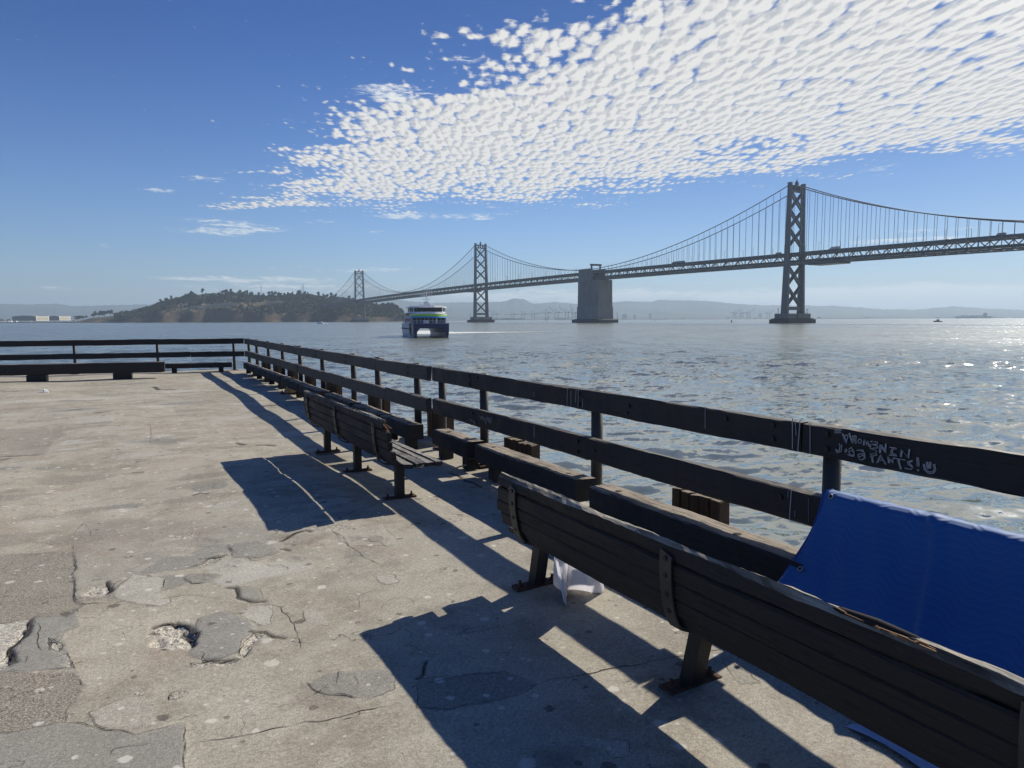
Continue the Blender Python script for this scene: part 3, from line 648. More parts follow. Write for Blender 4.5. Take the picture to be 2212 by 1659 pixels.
# ------------------------------------------------------------------ BENCHES
BACK = [(1.950, .7325, .092, .046, .03), (1.947, .645, .082, .042, -.0), (1.955, .561, .078, .042, -.06), (1.970, .480, .078, .042, -.16), (2.012, .404, .070, .040, -.55)]
SEATS = [(2.118, .104), (2.228, .090), (2.318, .084), (2.400, .078)]
def bench(name, label, y1, y0, straps, legs, dzv=0, dx_=0, lean=0, ends=None, seed=0, seats=None, backs=None, hs=1.0):
    ym = (y0+y1)/2
    root = empty(name, (2.17, ym, 0), label=label, cat='bench')
    L2 = lambda x, y, z: (x+dx_-2.17, y-ym, z+dzv)
    for i, (bx, z, h, th, rl) in enumerate(backs or BACK):
        e0, e1 = (ends[i] if ends else (0, 0)); rr = random.Random(seed+i)
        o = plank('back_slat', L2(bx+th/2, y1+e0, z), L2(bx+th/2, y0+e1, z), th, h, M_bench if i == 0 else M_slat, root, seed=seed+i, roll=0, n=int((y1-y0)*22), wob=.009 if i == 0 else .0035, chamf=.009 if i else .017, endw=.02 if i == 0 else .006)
        o.rotation_euler.rotate(Euler((0, rl, 0)))
    for i, (sx, ww) in enumerate(seats or SEATS):
        plank('seat_slat', L2(sx, y1+.01*(i % 2), .382), L2(sx, y0-.01*(i % 2), .382), ww-.009, .042, M_seat, root, seed=seed+20+i, n=int((y1-y0)*20), wob=.005, chamf=.007, endw=.012)
    prof = [(1.942, .735), (1.938, .69), (1.940, .60), (1.946, .55), (1.958, .47), (1.972, .42), (2.000, .365), (2.045, .345), (2.10, .340), (2.25, .340), (2.40, .342)]
    for ys_ in straps:
        w2 = .036; v = []; n = len(prof)
        for k, (px_, pz_) in enumerate(prof):
            a = prof[max(0, k-1)]; c_ = prof[min(n-1, k+1)]; t = Vector((c_[0]-a[0], c_[1]-a[1])).normalized(); nx, nz_ = t.y, -t.x    # outward
            for sy in (-w2, w2):
                top = .0
                if k == 0 and sy < 0: top = -.022
                v.append((px_, sy, pz_+top)); 
            for sy in (-w2, w2):
                top = -.022 if (k == 0 and sy < 0) else 0
                v.append((px_+nx*.008, sy, pz_+nz_*.008+top))
        f = []
        for k in range(n-1):
            a = k*4; c_ = a+4
            f += [(a, c_, c_+1, a+1), (a+2, a+3, c_+3, c_+2), (a, a+2, c_+2, c_), (a+1, c_+1, c_+3, a+3)]
        f += [(0, 1, 3, 2), ((n-1)*4, (n-1)*4+2, (n-1)*4+3, (n-1)*4+1)]
        mb = MB(); mb.add([(p[0]+dx_-2.17, p[1], .34+(p[2]-.34)*hs+dzv) for p in v], f); o = mb.build('strap', M_strap, root, (0, ys_-ym, 0))
        for zz in (.70, .62, .53, .45):
            bx = np.interp(zz, [q[1] for q in prof[6::-1]], [q[0] for q in prof[6::-1]])
            link_mesh('bolt', BOLT, o, (bx-2.17+dx_-.006, 0, .34+(zz-.34)*hs+dzv), scale=(.6, .75, .75))
    for yl in legs:
        b = MB(); t0, t1 = Vector((0, 0, .01)), Vector((0, lean, .34+dzv)); b.bar(t0, t1, .075, .075, (0, 1, 0))
        o = b.build('leg', M_steel, root, (0.005, yl-ym, 0))
        p = MB(); p.box((0, 0, .014), (.30, .085, .022)); pl_ = p.build('base_plate', M_rust, o)
        for sx in (-.115, .115):
            q = MB(); q.tube([(sx, 0, .02), (sx, 0, .06)], .009, 8); q.tube([(sx, 0, .025), (sx, 0, .038)], .017, 6); q.build('anchor_bolt', M_rust, o)
        q = MB(); q.box((.12, lean, .335+dzv-.01), (.34, .05, .022)); q.build('seat_bracket', M_steel, o)
    return root
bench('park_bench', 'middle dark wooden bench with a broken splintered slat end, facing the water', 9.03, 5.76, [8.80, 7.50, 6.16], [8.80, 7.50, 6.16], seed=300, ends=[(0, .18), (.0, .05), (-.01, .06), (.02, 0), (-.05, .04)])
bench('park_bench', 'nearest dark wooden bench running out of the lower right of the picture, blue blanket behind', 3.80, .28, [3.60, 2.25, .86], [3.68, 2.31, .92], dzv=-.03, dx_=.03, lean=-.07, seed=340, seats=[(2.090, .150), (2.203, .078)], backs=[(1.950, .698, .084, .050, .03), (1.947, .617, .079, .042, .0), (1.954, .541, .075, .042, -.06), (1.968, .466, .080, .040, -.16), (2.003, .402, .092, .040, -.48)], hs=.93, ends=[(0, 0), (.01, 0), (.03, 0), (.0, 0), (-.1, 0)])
# splintered break on the middle bench and burnt hollow on the near bench
mb = MB()
for k in range(26):
    a = random.uniform(0, 1); p = Vector((1.975+random.uniform(-.018, .018), 5.94+random.uniform(-.02, .03), .70+random.uniform(-.03, .06)-a*.03))
    mb.bar(p, p+Vector((random.uniform(-.006, .006), -random.uniform(.03, .12), -random.uniform(0, .05))), random.uniform(.004, .010), random.uniform(.003, .008))
spl = mb.build('splinter', simple('raw_wood', (.13, .06, .03), .9, 0, .6, 30), None)
bm_ = [o for o in bpy.data.objects if o.name.startswith('park_bench')]
par(spl, [o for o in bm_ if o.location.y > 5][0])
mb = MB(); mb.tube([(2.004, 1.50, .704), (2.005, 1.44, .709), (2.008, 1.32, .711), (2.010, 1.2, .710), (2.011, 1.13, .704)], [.004, .014, .019, .014, .004], 10)
hol = mb.build('charred_hollow', M_black, None, smooth=True); par(hol, [o for o in bm_ if o.location.y < 5][0]); hol.location.z -= .007
mb = MB()
for k in range(16):
    y = random.uniform(1.16, 1.46); p = Vector((1.985+random.uniform(-.004, .008), y, .707+random.uniform(-.002, .008)))
    mb.bar(p, p+Vector((random.uniform(-.003, .003), -random.uniform(.02, .07), random.uniform(-.002, .002))), random.uniform(.002, .005), .0025)
o = mb.build('splinter', simple('charred_edge', (.24, .13, .06), .85, 0, .5, 40), None); par(o, [o_ for o_ in bm_ if o_.location.y < 5][0])

# ------------------------------------------------------------------ BLUE MOVING BLANKET
def blanket_mat():
    m_, t, b = mat('quilted_blue'); uv = t.new('ShaderNodeTexCoord').outputs['UV']; s = t.new('ShaderNodeSeparateXYZ'); t.link(uv, s.inputs[0])
    pp = t.math('PINGPONG', s.outputs[0], .15); zz = t.ramp(pp, .045, .105, 0, .05, smooth=False)
    fr_ = t.math('FRACT', t.math('MULTIPLY', t.math('ADD', s.outputs[1], zz), 27.0))
    ln = t.ramp(t.math('ABSOLUTE', t.math('SUBTRACT', fr_, .5)), .0, .085, 1, 0)
    c = t.mix(t.noise(uv, 3, 4), (.018, .112, .34, 1), (.025, .145, .42, 1)); c = t.mix(t.math('MULTIPLY', ln, .75), c, (.07, .17, .42, 1))
    t.put(b.inputs['Base Color'], c); b.inputs['Roughness'].default_value = .65
    b.inputs['Sheen Weight'].default_value = 1.0; b.inputs['Sheen Roughness'].default_value = .35; b.inputs['Sheen Tint'].default_value = (.8, .85, 1, 1)
    tr = t.new('ShaderNodeBsdfTranslucent'); t.link(c, tr.inputs[0]); mx = t.new('ShaderNodeMixShader'); mx.inputs[0].default_value = .10
    h = t.ramp(t.math('ABSOLUTE', t.math('SUBTRACT', fr_, .5)), .0, .5); nb = t.bump(t.math('ADD', h, t.math('MULTIPLY', t.noise(uv, 9, 3), .8)), .0012); t.put(b.inputs['Normal'], nb)
    t.link(b.outputs[0], mx.inputs[1]); t.link(tr.outputs[0], mx.inputs[2]); t.link(mx.outputs[0], t.n['Material Output'].inputs[0]); return m_
prof = [(3.465, .40), (3.474, .55), (3.472, .662), (3.45, .692), (3.41, .698), (3.38, .694), (3.355, .676), (3.335, .62), (3.30, .54), (3.24, .44), (3.155, .335), (3.08, .26), (2.98, .19), (2.91, .13), (2.87, .07), (2.855, .012)]
pl_ = [0]
for a, b in zip(prof[:-1], prof[1:]): pl_.append(pl_[-1]+math.hypot(b[0]-a[0], b[1]-a[1]))
NU, NV = 150, 70
vv = []; uvs = []
for j in range(NV):
    s = pl_[-1]*j/(NV-1); x0 = np.interp(s, pl_, [p[0] for p in prof]); z0 = np.interp(s, pl_, [p[1] for p in prof])
    for i in range(NU):
        u = i/(NU-1); y = 2.565-u*3.1; t = max(0, (s-.30)/(pl_[-1]-.30)); tt = max(0, s-.22)
        fold = .034*math.exp(-((y-1.98+t*.30)/.035)**2)-.030*math.exp(-((y-2.05+t*.30)/.03)**2)
        fold = max(fold, 0)*.95
        big_ = .022*math.sin(y*3.1+1.2)*t+.012*math.sin(y*8+s*5)*t+.004*math.sin(y*31+s*17)*min(1, tt*6)
        x = x0-(fold+big_)*min(1, tt*8)*.8; z = z0+(fold+big_)*min(1, tt*8)*.5
        if s < .22+.1 and s > .1: z += .004*math.sin(y*37)+.003*math.sin(y*71+1)
        if i == 0: x += 0
        vv.append((x, y+.012*math.sin(s*9)*(1-u), max(z, .006))); uvs.append((u*3.1+.02*math.sin(s*4), s))
bl_me = np_mesh('moving_blanket', vv, gridfaces(NV, NU), blanket_mat()); uvl = bl_me.uv_layers.new(name='UVMap')
li = np.empty(len(bl_me.loops), np.int32); bl_me.loops.foreach_get('vertex_index', li); uvl.data.foreach_set('uv', np.array(uvs, np.float32)[li].ravel())
blk = bpy.data.objects.new('moving_blanket', bl_me); col.objects.link(blk); tag(blk, 'quilted blue moving blanket hung over the middle rail behind the nearest bench', 'blanket')
so_ = blk.modifiers.new('thick', 'SOLIDIFY'); so_.thickness = .006; so_.offset = 0
def bl_pt(s, y):
    return Vector((np.interp(s, pl_, [p[0] for p in prof]), y, np.interp(s, pl_, [p[1] for p in prof])))
mb = MB(); mb.tube([bl_pt(pl_[-1]*k/40, 2.567+.012*math.sin(pl_[-1]*k/40*9)) for k in range(8, 41)], .006, 6); mb.build('bound_edge', simple('blue_binding', (.02, .07, .32), .7), blk, smooth=True)
for s, y in ((.40, 2.50), (.84, 2.50)):
    p = bl_pt(s, y); q = bl_pt(s+.02, y); tdir = (q-p).normalized(); nrm = Vector((tdir.z, 0, -tdir.x)); nrm = nrm if nrm.x < 0 else -nrm
    mb = MB(); ring = []
    a1, a2 = tdir, Vector((0, 1, 0))
    mb.tube([p+nrm*.018+(a1*math.cos(k*math.pi/8)+a2*math.sin(k*math.pi/8))*.012 for k in range(17)], .0035, 6); g_ = mb.build('grommet', M_grey, blk, smooth=True)
    mb = MB(); mb.tube([p+nrm*.013, p+nrm*.016], .010, 12); mb.build('grommet_hole', M_black, blk)
# pale sheet lying under the near bench
mb = MB(); mb.grid(lambda i, j: (2.48+.16*j/7+.006*math.sin(i*.9), 1.75-1.6*i/19-.10*j/7*(1-i/19), .012+.012*abs(math.sin(i*.8+j))), 20, 8)
o = mb.build('ground_sheet', simple('pale_cloth', (.40, .44, .56), .85), None, smooth=True); tag(o, 'pale grey sheet lying on the deck under the nearest bench at bottom right', 'sheet')
# white towel
def towel():
    n, mrow = 70, 26; v = []
    bot = [(2.56, 3.50), (2.50, 3.42), (2.45, 3.36), (2.38, 3.42), (2.31, 3.52), (2.24, 3.44), (2.19, 3.36), (2.145, 3.30), (2.20, 3.40), (2.25, 3.52), (2.29, 3.66), (2.36, 3.70)]
    top = [(2.30, 3.16), (2.26, 3.16), (2.22, 3.17), (2.19, 3.20), (2.17, 3.24), (2.15, 3.28), (2.135, 3.32), (2.13, 3.37), (2.14, 3.42), (2.16, 3.46), (2.20, 3.50), (2.25, 3.52)]
    for j in range(mrow):
        t = j/(mrow-1); e = t**1.4
        for i in range(n):
            u = i/(n-1)*(len(bot)-1); k = min(int(u), len(bot)-2); f_ = u-k; f_ = f_*f_*(3-2*f_)
            bx, by = (bot[k][q]*(1-f_)+bot[k+1][q]*f_ for q in (0, 1)); tx, ty = (top[k][q]*(1-f_)+top[k+1][q]*f_ for q in (0, 1))
            w_ = .010*math.sin(i*.55+t*3)*(.3+t)
            v.append((tx*(1-e)+bx*e+w_, ty*(1-e)+by*e+w_*.6, .365*(1-t)**.92+.006+.012*t*abs(math.sin(i*.31))))
    mb = MB(); mb.add(v, [tuple(int(q) for q in f) for f in gridfaces(mrow, n)]); m_, t, b = mat('terry_white')
    tc = t.new('ShaderNodeTexCoord').outputs['Object']; t.put(b.inputs['Base Color'], (.88, .88, .90, 1)); b.inputs['Roughness'].default_value = .95
    t.put(b.inputs['Normal'], t.bump(t.noise(tc, 260, 3), .002)); tr = t.new('ShaderNodeBsdfTranslucent'); tr.inputs[0].default_value = (.9, .9, .94, 1)
    mx = t.new('ShaderNodeMixShader'); mx.inputs[0].default_value = .6; t.link(b.outputs[0], mx.inputs[1]); t.link(tr.outputs[0], mx.inputs[2]); t.link(mx.outputs[0], t.n['Material Output'].inputs[0])
    o = mb.build('towel', m_, None, smooth=True); s = o.modifiers.new('thick', 'SOLIDIFY'); s.thickness = .005; tag(o, 'crumpled white towel hanging from the nearest bench down to the deck', 'towel')
towel()
# stick, tan stump, litter
mb = MB(); mb.tube([(3.02, 6.95, .03), (3.15, 6.98, .05), (3.3, 7.02, .065), (3.44, 7.05, .085)], [.006, .009, .010, .012], 8)
o = mb.build('stick', simple('bare_stick', (.42, .35, .25), .8, 0, .4, 20), None, smooth=True); tag(o, 'thin pale stick lying on the deck against the curb timber', 'stick')
mb = MB(); mb.box((0, 0, .03), (.07, .06, .05), (.2, .1, .4)); mb.box((.02, .01, .064), (.05, .04, .02), (.1, .3, .2)); o = mb.build('wood_chunk', M_pile, None, (3.40, 7.12, .01)); tag(o, 'small broken chunk of wood at the end of the pale stick', 'wood')
root = empty('rusty_stump', (3.24, 16.36, 0), label='tan rusted bracket stump standing on a dark base plate beside the far curb timbers', cat='bracket')
mb = MB(); v = []
for j in range(9):
    t = j/8
    for k in range(12):
        a = 2*math.pi*k/12; rx = (.13*(1-t)**1.1+.035); ry = .07*(1-t)+.03
        v.append((rx*math.cos(a)+.065*t**.7+.01*math.sin(k*3+j), ry*math.sin(a), .02+.36*t+.01*math.cos(k*2+j)))
mb.add(v, [tuple(int(q) for q in f) for f in gridfaces(9, 12, True)]+[tuple(96+k for k in range(12))]); mb.build('stump_body', M_tan, root, smooth=True)
mb = MB(); mb.box((0, 0, .02), (.42, .2, .03)); mb.box((.16, 0, .12), (.02, .1, .2)); mb.build('base_plate', M_rust, root, (0, 0, 0))
mb = MB(); mb.tube([(-.17, 0, .03), (-.17, 0, .09)], .015, 8); mb.build('anchor_bolt', M_rust, root)
mb = MB(); mb.prism([(-.07, -.05), (.08, -.06), (.09, .04), (-.02, .06), (-.09, .02)], .004, .02); mb.box((.03, 0, .04), (.08, .06, .05), (.3, .2, .5)); o = mb.build('paper_scrap', M_white, None, (-1.66, 19.45, .012)); tag(o, 'crumpled white paper scrap on the far left of the deck', 'litter')
mb = MB(); mb.prism([(-.42, -.02), (-.25, .06), (-.3, .0), (.4, .0), (.42, .03), (-.2, .03), (-.1, .12), (-.2, .12), (-.45, .01)], .0, .004); o = mb.build('painted_arrow', simple('arrow_paint', (.6, .6, .56), .8), None, (-2.05, 20.35, .02)); par(o, deck)

# drips and graffiti on the rail faces
def stroke(mb, P_, wd):
    for (y0, z0), (y1, z1) in zip(P_[:-1], P_[1:]):
        d = Vector((y1-y0, z1-z0)); 
        if d.length < 1e-5: continue
        n = Vector((-d.y, d.x)).normalized()*wd/2; e = d.normalized()*wd*.3
        q = [(y0-e.x-n.x, z0-e.y-n.y), (y1+e.x-n.x, z1+e.y-n.y), (y1+e.x+n.x, z1+e.y+n.y), (y0-e.x+n.x, z0-e.y+n.y)]
        mb.add([(0, a, b) for a, b in q]+[(.002, a, b) for a, b in q], [(3, 2, 1, 0), (4, 5, 6, 7), (0, 1, 5, 4), (1, 2, 6, 5), (2, 3, 7, 6), (3, 0, 4, 7)])
def railpt(C, x, y, Xp=None):
    d = ray(*C(x, y)); Xp = Xp or 3.353; t = Xp/d.x; return (d.y*t, EYE+d.z*t)
C4 = crop(2600, 1300, 3.0166)
letters = [  # traced strokes of the scratched writing, in order: # heart WOMEN IN / yoga PANTS! and the face
 [(330,285),(395,290)], [(328,310),(395,315)], [(345,272),(340,325)], [(365,275),(362,325)], [(385,283),(380,320)],
 [(405,330),(430,385),(445,418),(462,350),(450,335),(432,352),(410,325)], [(415,345),(440,390)], [(425,350),(450,400)],
 [(470,325),(500,415),(510,370),(530,345)], [(478,320),(510,418)], [(505,345),(525,410),(540,425),(545,352)], [(515,350),(545,420)], [(535,345),(548,418)],
 [(560,392),(575,375),(595,390),(590,415),(570,420),(560,395)], [(610,432),(622,385),(640,430),(655,395),(668,450)], [(618,440),(628,395),(645,440),(660,405),(676,455)],
 [(680,405),(745,405),(750,430),(690,430),(750,445),(755,465),(700,470),(745,500)], [(690,398),(755,415)], [(685,430),(680,470),(740,492)],
 [(770,512),(775,430),(820,505),(830,425)], [(780,515),(790,435),(828,500)], [(835,425),(832,512)],
 [(870,460),(930,465),(935,475),(890,478),(880,520),(930,530),(940,545),(865,535)], [(900,470),(898,530)],
 [(975,550),(985,485),(1050,560),(1060,480)], [(985,552),(995,495),(1048,555)], [(1068,482),(1055,565)],
 [(345,480),(370,505),(385,450),(375,425)], [(370,505),(355,515),(340,480)], [(400,435),(395,500),(360,512)],
 [(430,500),(440,475),(455,490),(440,510),(430,500)], [(470,480),(495,460),(520,500),(520,540),(480,530),(470,500),(500,490),(520,515)], [(460,530),(500,548),(525,545)],
 [(550,490),(610,485),(620,530),(565,560),(560,530),(600,520),(625,560),(600,585),(570,575)], [(590,490),(625,515),(630,575)],
 [(700,605),(690,525),(730,515),(745,535),(700,548)], [(710,608),(700,540),(680,550)], [(680,530),(740,515)],
 [(745,605),(780,535),(835,625)], [(755,608),(785,550),(828,625)], [(765,585),(815,590)], [(745,610),(790,540)],
 [(860,612),(850,550),(900,615),(905,570)], [(870,615),(862,560),(905,612)], [(905,565),(1020,585)], [(960,580),(985,675)], [(950,582),(975,672)],
 [(1095,590),(1045,600),(1050,625),(1095,655),(1080,678),(1020,665)], [(1090,600),(1055,608),(1095,645)],
 [(1138,560),(1140,640),(1160,645),(1150,562)], [(1140,680),(1150,695),(1155,680)],
 [(1200,625),(1210,680),(1250,715),(1300,715),(1322,680),(1310,625)], [(1210,625),(1222,672),(1255,700),(1295,700),(1308,672),(1298,628)], [(1230,605),(1240,665)], [(1242,605),(1252,665)], [(1262,605),(1258,665)], [(1276,608),(1270,668)]]
mb = MB()
for L in letters: stroke(mb, [railpt(C4, *p) for p in L], .0042)
o = mb.build('graffiti', M_chalk, None, (3.352, 0, 0)); par(o, rail_near)
o.location.x = 3.353-0; o['label'] = 'scratched white graffiti reading # heart WOMEN IN yoga PANTS! with a smiling face'
# drips
R3 = crop(1950, 1250, 2.765); R2c = crop(1350, 1150, 2.765)
mb = MB()
for C, L, wd in [(R3, [(1722,300),(1722,575)], .009), (R3, [(1745,310),(1755,450)], .006), (R3, [(1790,315),(1770,590)], .009), (R3, [(1880,340),(1880,615)], .006), (R3, [(938,195),(938,390)], .004),
                 (R3, [(1685,950),(1680,1010)], .004), (R3, [(1712,950),(1695,1210)], .010), (R3, [(1745,1130),(1742,1180)], .004), (R3, [(1865,1020),(1868,1230)], .002),
                 (R2c, [(1362,300),(1355,470)], .006), (R2c, [(1392,330),(1392,470)], .005), (R2c, [(1440,305),(1432,430)], .006), (R2c, [(1460,310),(1455,480)], .005), (R2c, [(1495,400),(1497,480)], .004), (R2c, [(1062,640),(1062,750)], .007), (R2c, [(1060,340),(1060,380)], .004)]:
    stroke(mb, [railpt(C, *p, Xp=3.356) for p in L], wd*.55)
o = mb.build('droppings', M_drip, None, (3.356, 0, 0)); par(o, rail_near); o['kind'] = 'stuff'
mb = MB()
for L in [[(1420,0),(1440,60),(1450,10),(1470,70),(1475,0),(1500,90)], [(1500,90),(1520,30),(1530,160),(1560,20),(1575,100),(1590,30)], [(1560,60),(1600,130),(1610,40),(1570,90),(1620,80),(1610,150)], [(1620,30),(1640,30),(1645,130)], [(1240,60),(1340,140)], [(1280,70),(1350,130)]]:
    stroke(mb, [railpt(K, *p, Xp=3.366) for p in L], .003)
o = mb.build('scribble', M_chalk, None, (3.366, 0, 0)); par(o, rail_near)

# ------------------------------------------------------------------ WATER
def water_mat():
    m_, t, b = mat('bay_water'); tc = t.new('ShaderNodeTexCoord').outputs['Object']
    b.inputs['Base Color'].default_value = (.030, .045, .040, 1); b.inputs['Roughness'].default_value = .06; b.inputs['IOR'].default_value = 2.8; t.put(b.inputs['Roughness'], t.ramp(t.vmath('LENGTH', tc), 15, 220, .03, .24))
    b.inputs['Specular IOR Level'].default_value = .5
    big = t.noise(t.mapping(tc, scale=(.02, .02, 1)), 1, 4, .6)
    c = t.mix(big, (.125, .148, .120, 1), (.165, .182, .142, 1)); t.put(b.inputs['Base Color'], c)
    v = t.mapping(tc, scale=(1, 1.5, 1), rot=(0, 0, R(28)))
    sl = None
    for sc, wt, det in ((.035, .22, 1), (.11, .34, 1), (.38, .52, 1), (1.05, .66, 1), (2.7, .62, 1), (8.0, .50, 2)):
        nn = t.new('ShaderNodeTexNoise'); t.link(v, nn.inputs['Vector']); nn.inputs['Scale'].default_value = sc; nn.inputs['Detail'].default_value = det; nn.inputs['Distortion'].default_value = .35
        q = t.vmath('MULTIPLY', t.vmath('SUBTRACT', nn.outputs['Color'], (.5, .5, .5)), (wt, wt, 0))
        if sc > 2: fd_ = t.ramp(t.vmath('LENGTH', tc), 10, 70, .55 if sc < 5 else .12, 1.0); q = t.vmath('MULTIPLY', q, t.comb(fd_, fd_, 0))
        sl = q if sl is None else t.vmath('ADD', sl, q)
    gust = t.ramp(t.noise(t.mapping(tc, scale=(.012, .03, 1)), 1, 4, .6), .35, .65, .75, 1.2)
    gust = t.math('MULTIPLY', gust, t.ramp(t.vmath('LENGTH', tc), 12, 110, .55, 1.05)); sl = t.vmath('MULTIPLY', sl, t.comb(gust, gust, 0))
    nrm = t.vmath('NORMALIZE', t.vmath('ADD', t.new('ShaderNodeNewGeometry').outputs['Normal'], sl)); t.put(b.inputs['Normal'], nrm); return m_
M_water = water_mat()
rr_ = [3.0]
while rr_[-1] < 320: rr_.append(rr_[-1]*1.0075)
while rr_[-1] < 2500: rr_.append(rr_[-1]*1.02)
while rr_[-1] < 15000: rr_.append(rr_[-1]*1.08)
rr_ = np.array([0.01, 1.5]+rr_); th_ = np.concatenate([np.arange(-11, 71, .155), np.arange(78, 348, 3.0)])
RRm, TH = np.meshgrid(rr_, np.radians(th_), indexing='ij'); wx = RRm*np.sin(TH); wy = RRm*np.cos(TH); wz = np.zeros_like(wx); cell = RRm*np.where(RRm < 320, .0078, .021)
for k in range(54):
    lam = 0.55*(5.5/0.55)**(k/53); a_ = R(205)+rng.normal(0, .62); amp = lam/(2*math.pi)*.034*(lam/2)**-.1; kx, ky = 2*math.pi/lam*math.sin(a_), 2*math.pi/lam*math.cos(a_)
    fade = np.clip((lam/cell-2.2)/2, 0, 1); env = .55+.9*vnoise(wx/(lam*6)+k*7, wy/(lam*6)+k*3)
    wz += amp*fade*env*np.sin(kx*wx+ky*wy+rng.uniform(0, 6.28))
wz = wz*np.clip((1500-RRm)/500, 0, 1)*np.clip(.42+RRm/110, 0, 1.15)
me = np_mesh('water', np.stack([wx, wy, wz+WATER], -1).reshape(-1, 3), gridfaces(len(rr_), len(th_), True), M_water)
o = bpy.data.objects.new('water', me); col.objects.link(o); tag(o, kind='structure')

# ------------------------------------------------------------------ BRIDGE
BP = Vector((640.17, 534.57, WATER)); BAZ = R(-2.4)
bridge = empty('suspension_bridge', BP, math.pi/2-BAZ, label='grey double-deck suspension bridge crossing the bay on tall steel towers', cat='bridge')
dks = [-760, -560, -352, -224, -142, 0, 114, 354, 500, 644, 926, 1157, 1405, 1700, 1790]; dkz = [62, 67, 70.6, 72.6, 74.2, 75.3, 75.8, 75.9, 75.2, 74, 71.8, 67.5, 62.6, 52, 49.5]
_dk = np.poly1d(np.polyfit(dks, dkz, 5))
dtop = lambda s: float(_dk(s)); HW = 10.0; DP = 12.2
PAN = 9.144; S0, S1 = -756, 1774
ss = [S0+i*PAN for i in range(int((S1-S0)/PAN)+1)]
def deckstrip(z0, z1, y0, y1, name, mt):
    v = []; f = []
    for s in ss:
        z = dtop(s); v += [(s, y0, z+z0), (s, y1, z+z0), (s, y1, z+z1), (s, y0, z+z1)]
    for i in range(len(ss)-1):
        a = i*4; f += [(a+k, a+4+k, a+4+(k+1) % 4, a+(k+1) % 4) for k in range(4)]
    mb = MB(); mb.add(v, f); mb.build(name, mt, bridge)
deckstrip(-1.9, -.9, -HW+.4, HW-.4, 'upper_deck', M_bdark); deckstrip(-10.2, -9.0, -HW+.4, HW-.4, 'lower_deck', M_bdark)
for sgn, nm in ((-1, 'a'), (1, 'b')):
    deckstrip(-2.6, -1.5, sgn*HW-.45, sgn*HW+.45, 'top_chord', M_bridge); deckstrip(-DP, -DP+1.2, sgn*HW-.45, sgn*HW+.45, 'bottom_chord', M_bridge)
    deckstrip(-.9, .15, sgn*(HW-.2)-.12, sgn*(HW-.2)+.12, 'parapet', M_bdark); deckstrip(-9.0, -7.9, sgn*(HW-.6)-.12, sgn*(HW-.6)+.12, 'lower_parapet', M_bdark)
ub = MB(); ub.box((0, 0, .5), (1, 1, 1)); UNIT = ub.mesh('truss_member', M_bridge)
def member(p0, p1, wd, name='truss_member', me_=None):
    p0, p1 = Vector(p0), Vector(p1); d = p1-p0; o = link_mesh(name, me_ or UNIT, bridge, p0, d.to_track_quat('Z', 'Y').to_euler(), (wd, wd, d.length)); return o
rest = MB(); cnt = 0
for i in range(len(ss)-1):
    s, s2 = ss[i], ss[i+1]
    for y in (-HW, HW):
        zt, zb = dtop(s)-2.2, dtop(s)-DP+.6; zt2, zb2 = dtop(s2)-2.2, dtop(s2)-DP+.6
        mem = [((s, y, zb), (s, y, zt), .45)]
        mem.append(((s, y, zb), (s2, y, zt2), .75) if i % 2 else ((s, y, zt), (s2, y, zb2), .75))
        for a, b, wd in mem:
            if -235 < s < 330 and cnt < 296 and (y > 0 or s < 330): member(a, b, wd); cnt += 1
            else: rest.bar(a, b, wd)
    rest.bar((s, -HW, dtop(s)-2.2), (s, HW, dtop(s)-2.2), .5, .9); rest.bar((s, -HW, dtop(s)-DP+1), (s, HW, dtop(s)-DP+1), .5, 1.4)
tag(rest.build('truss_bracing', M_bridge, bridge), kind='stuff')
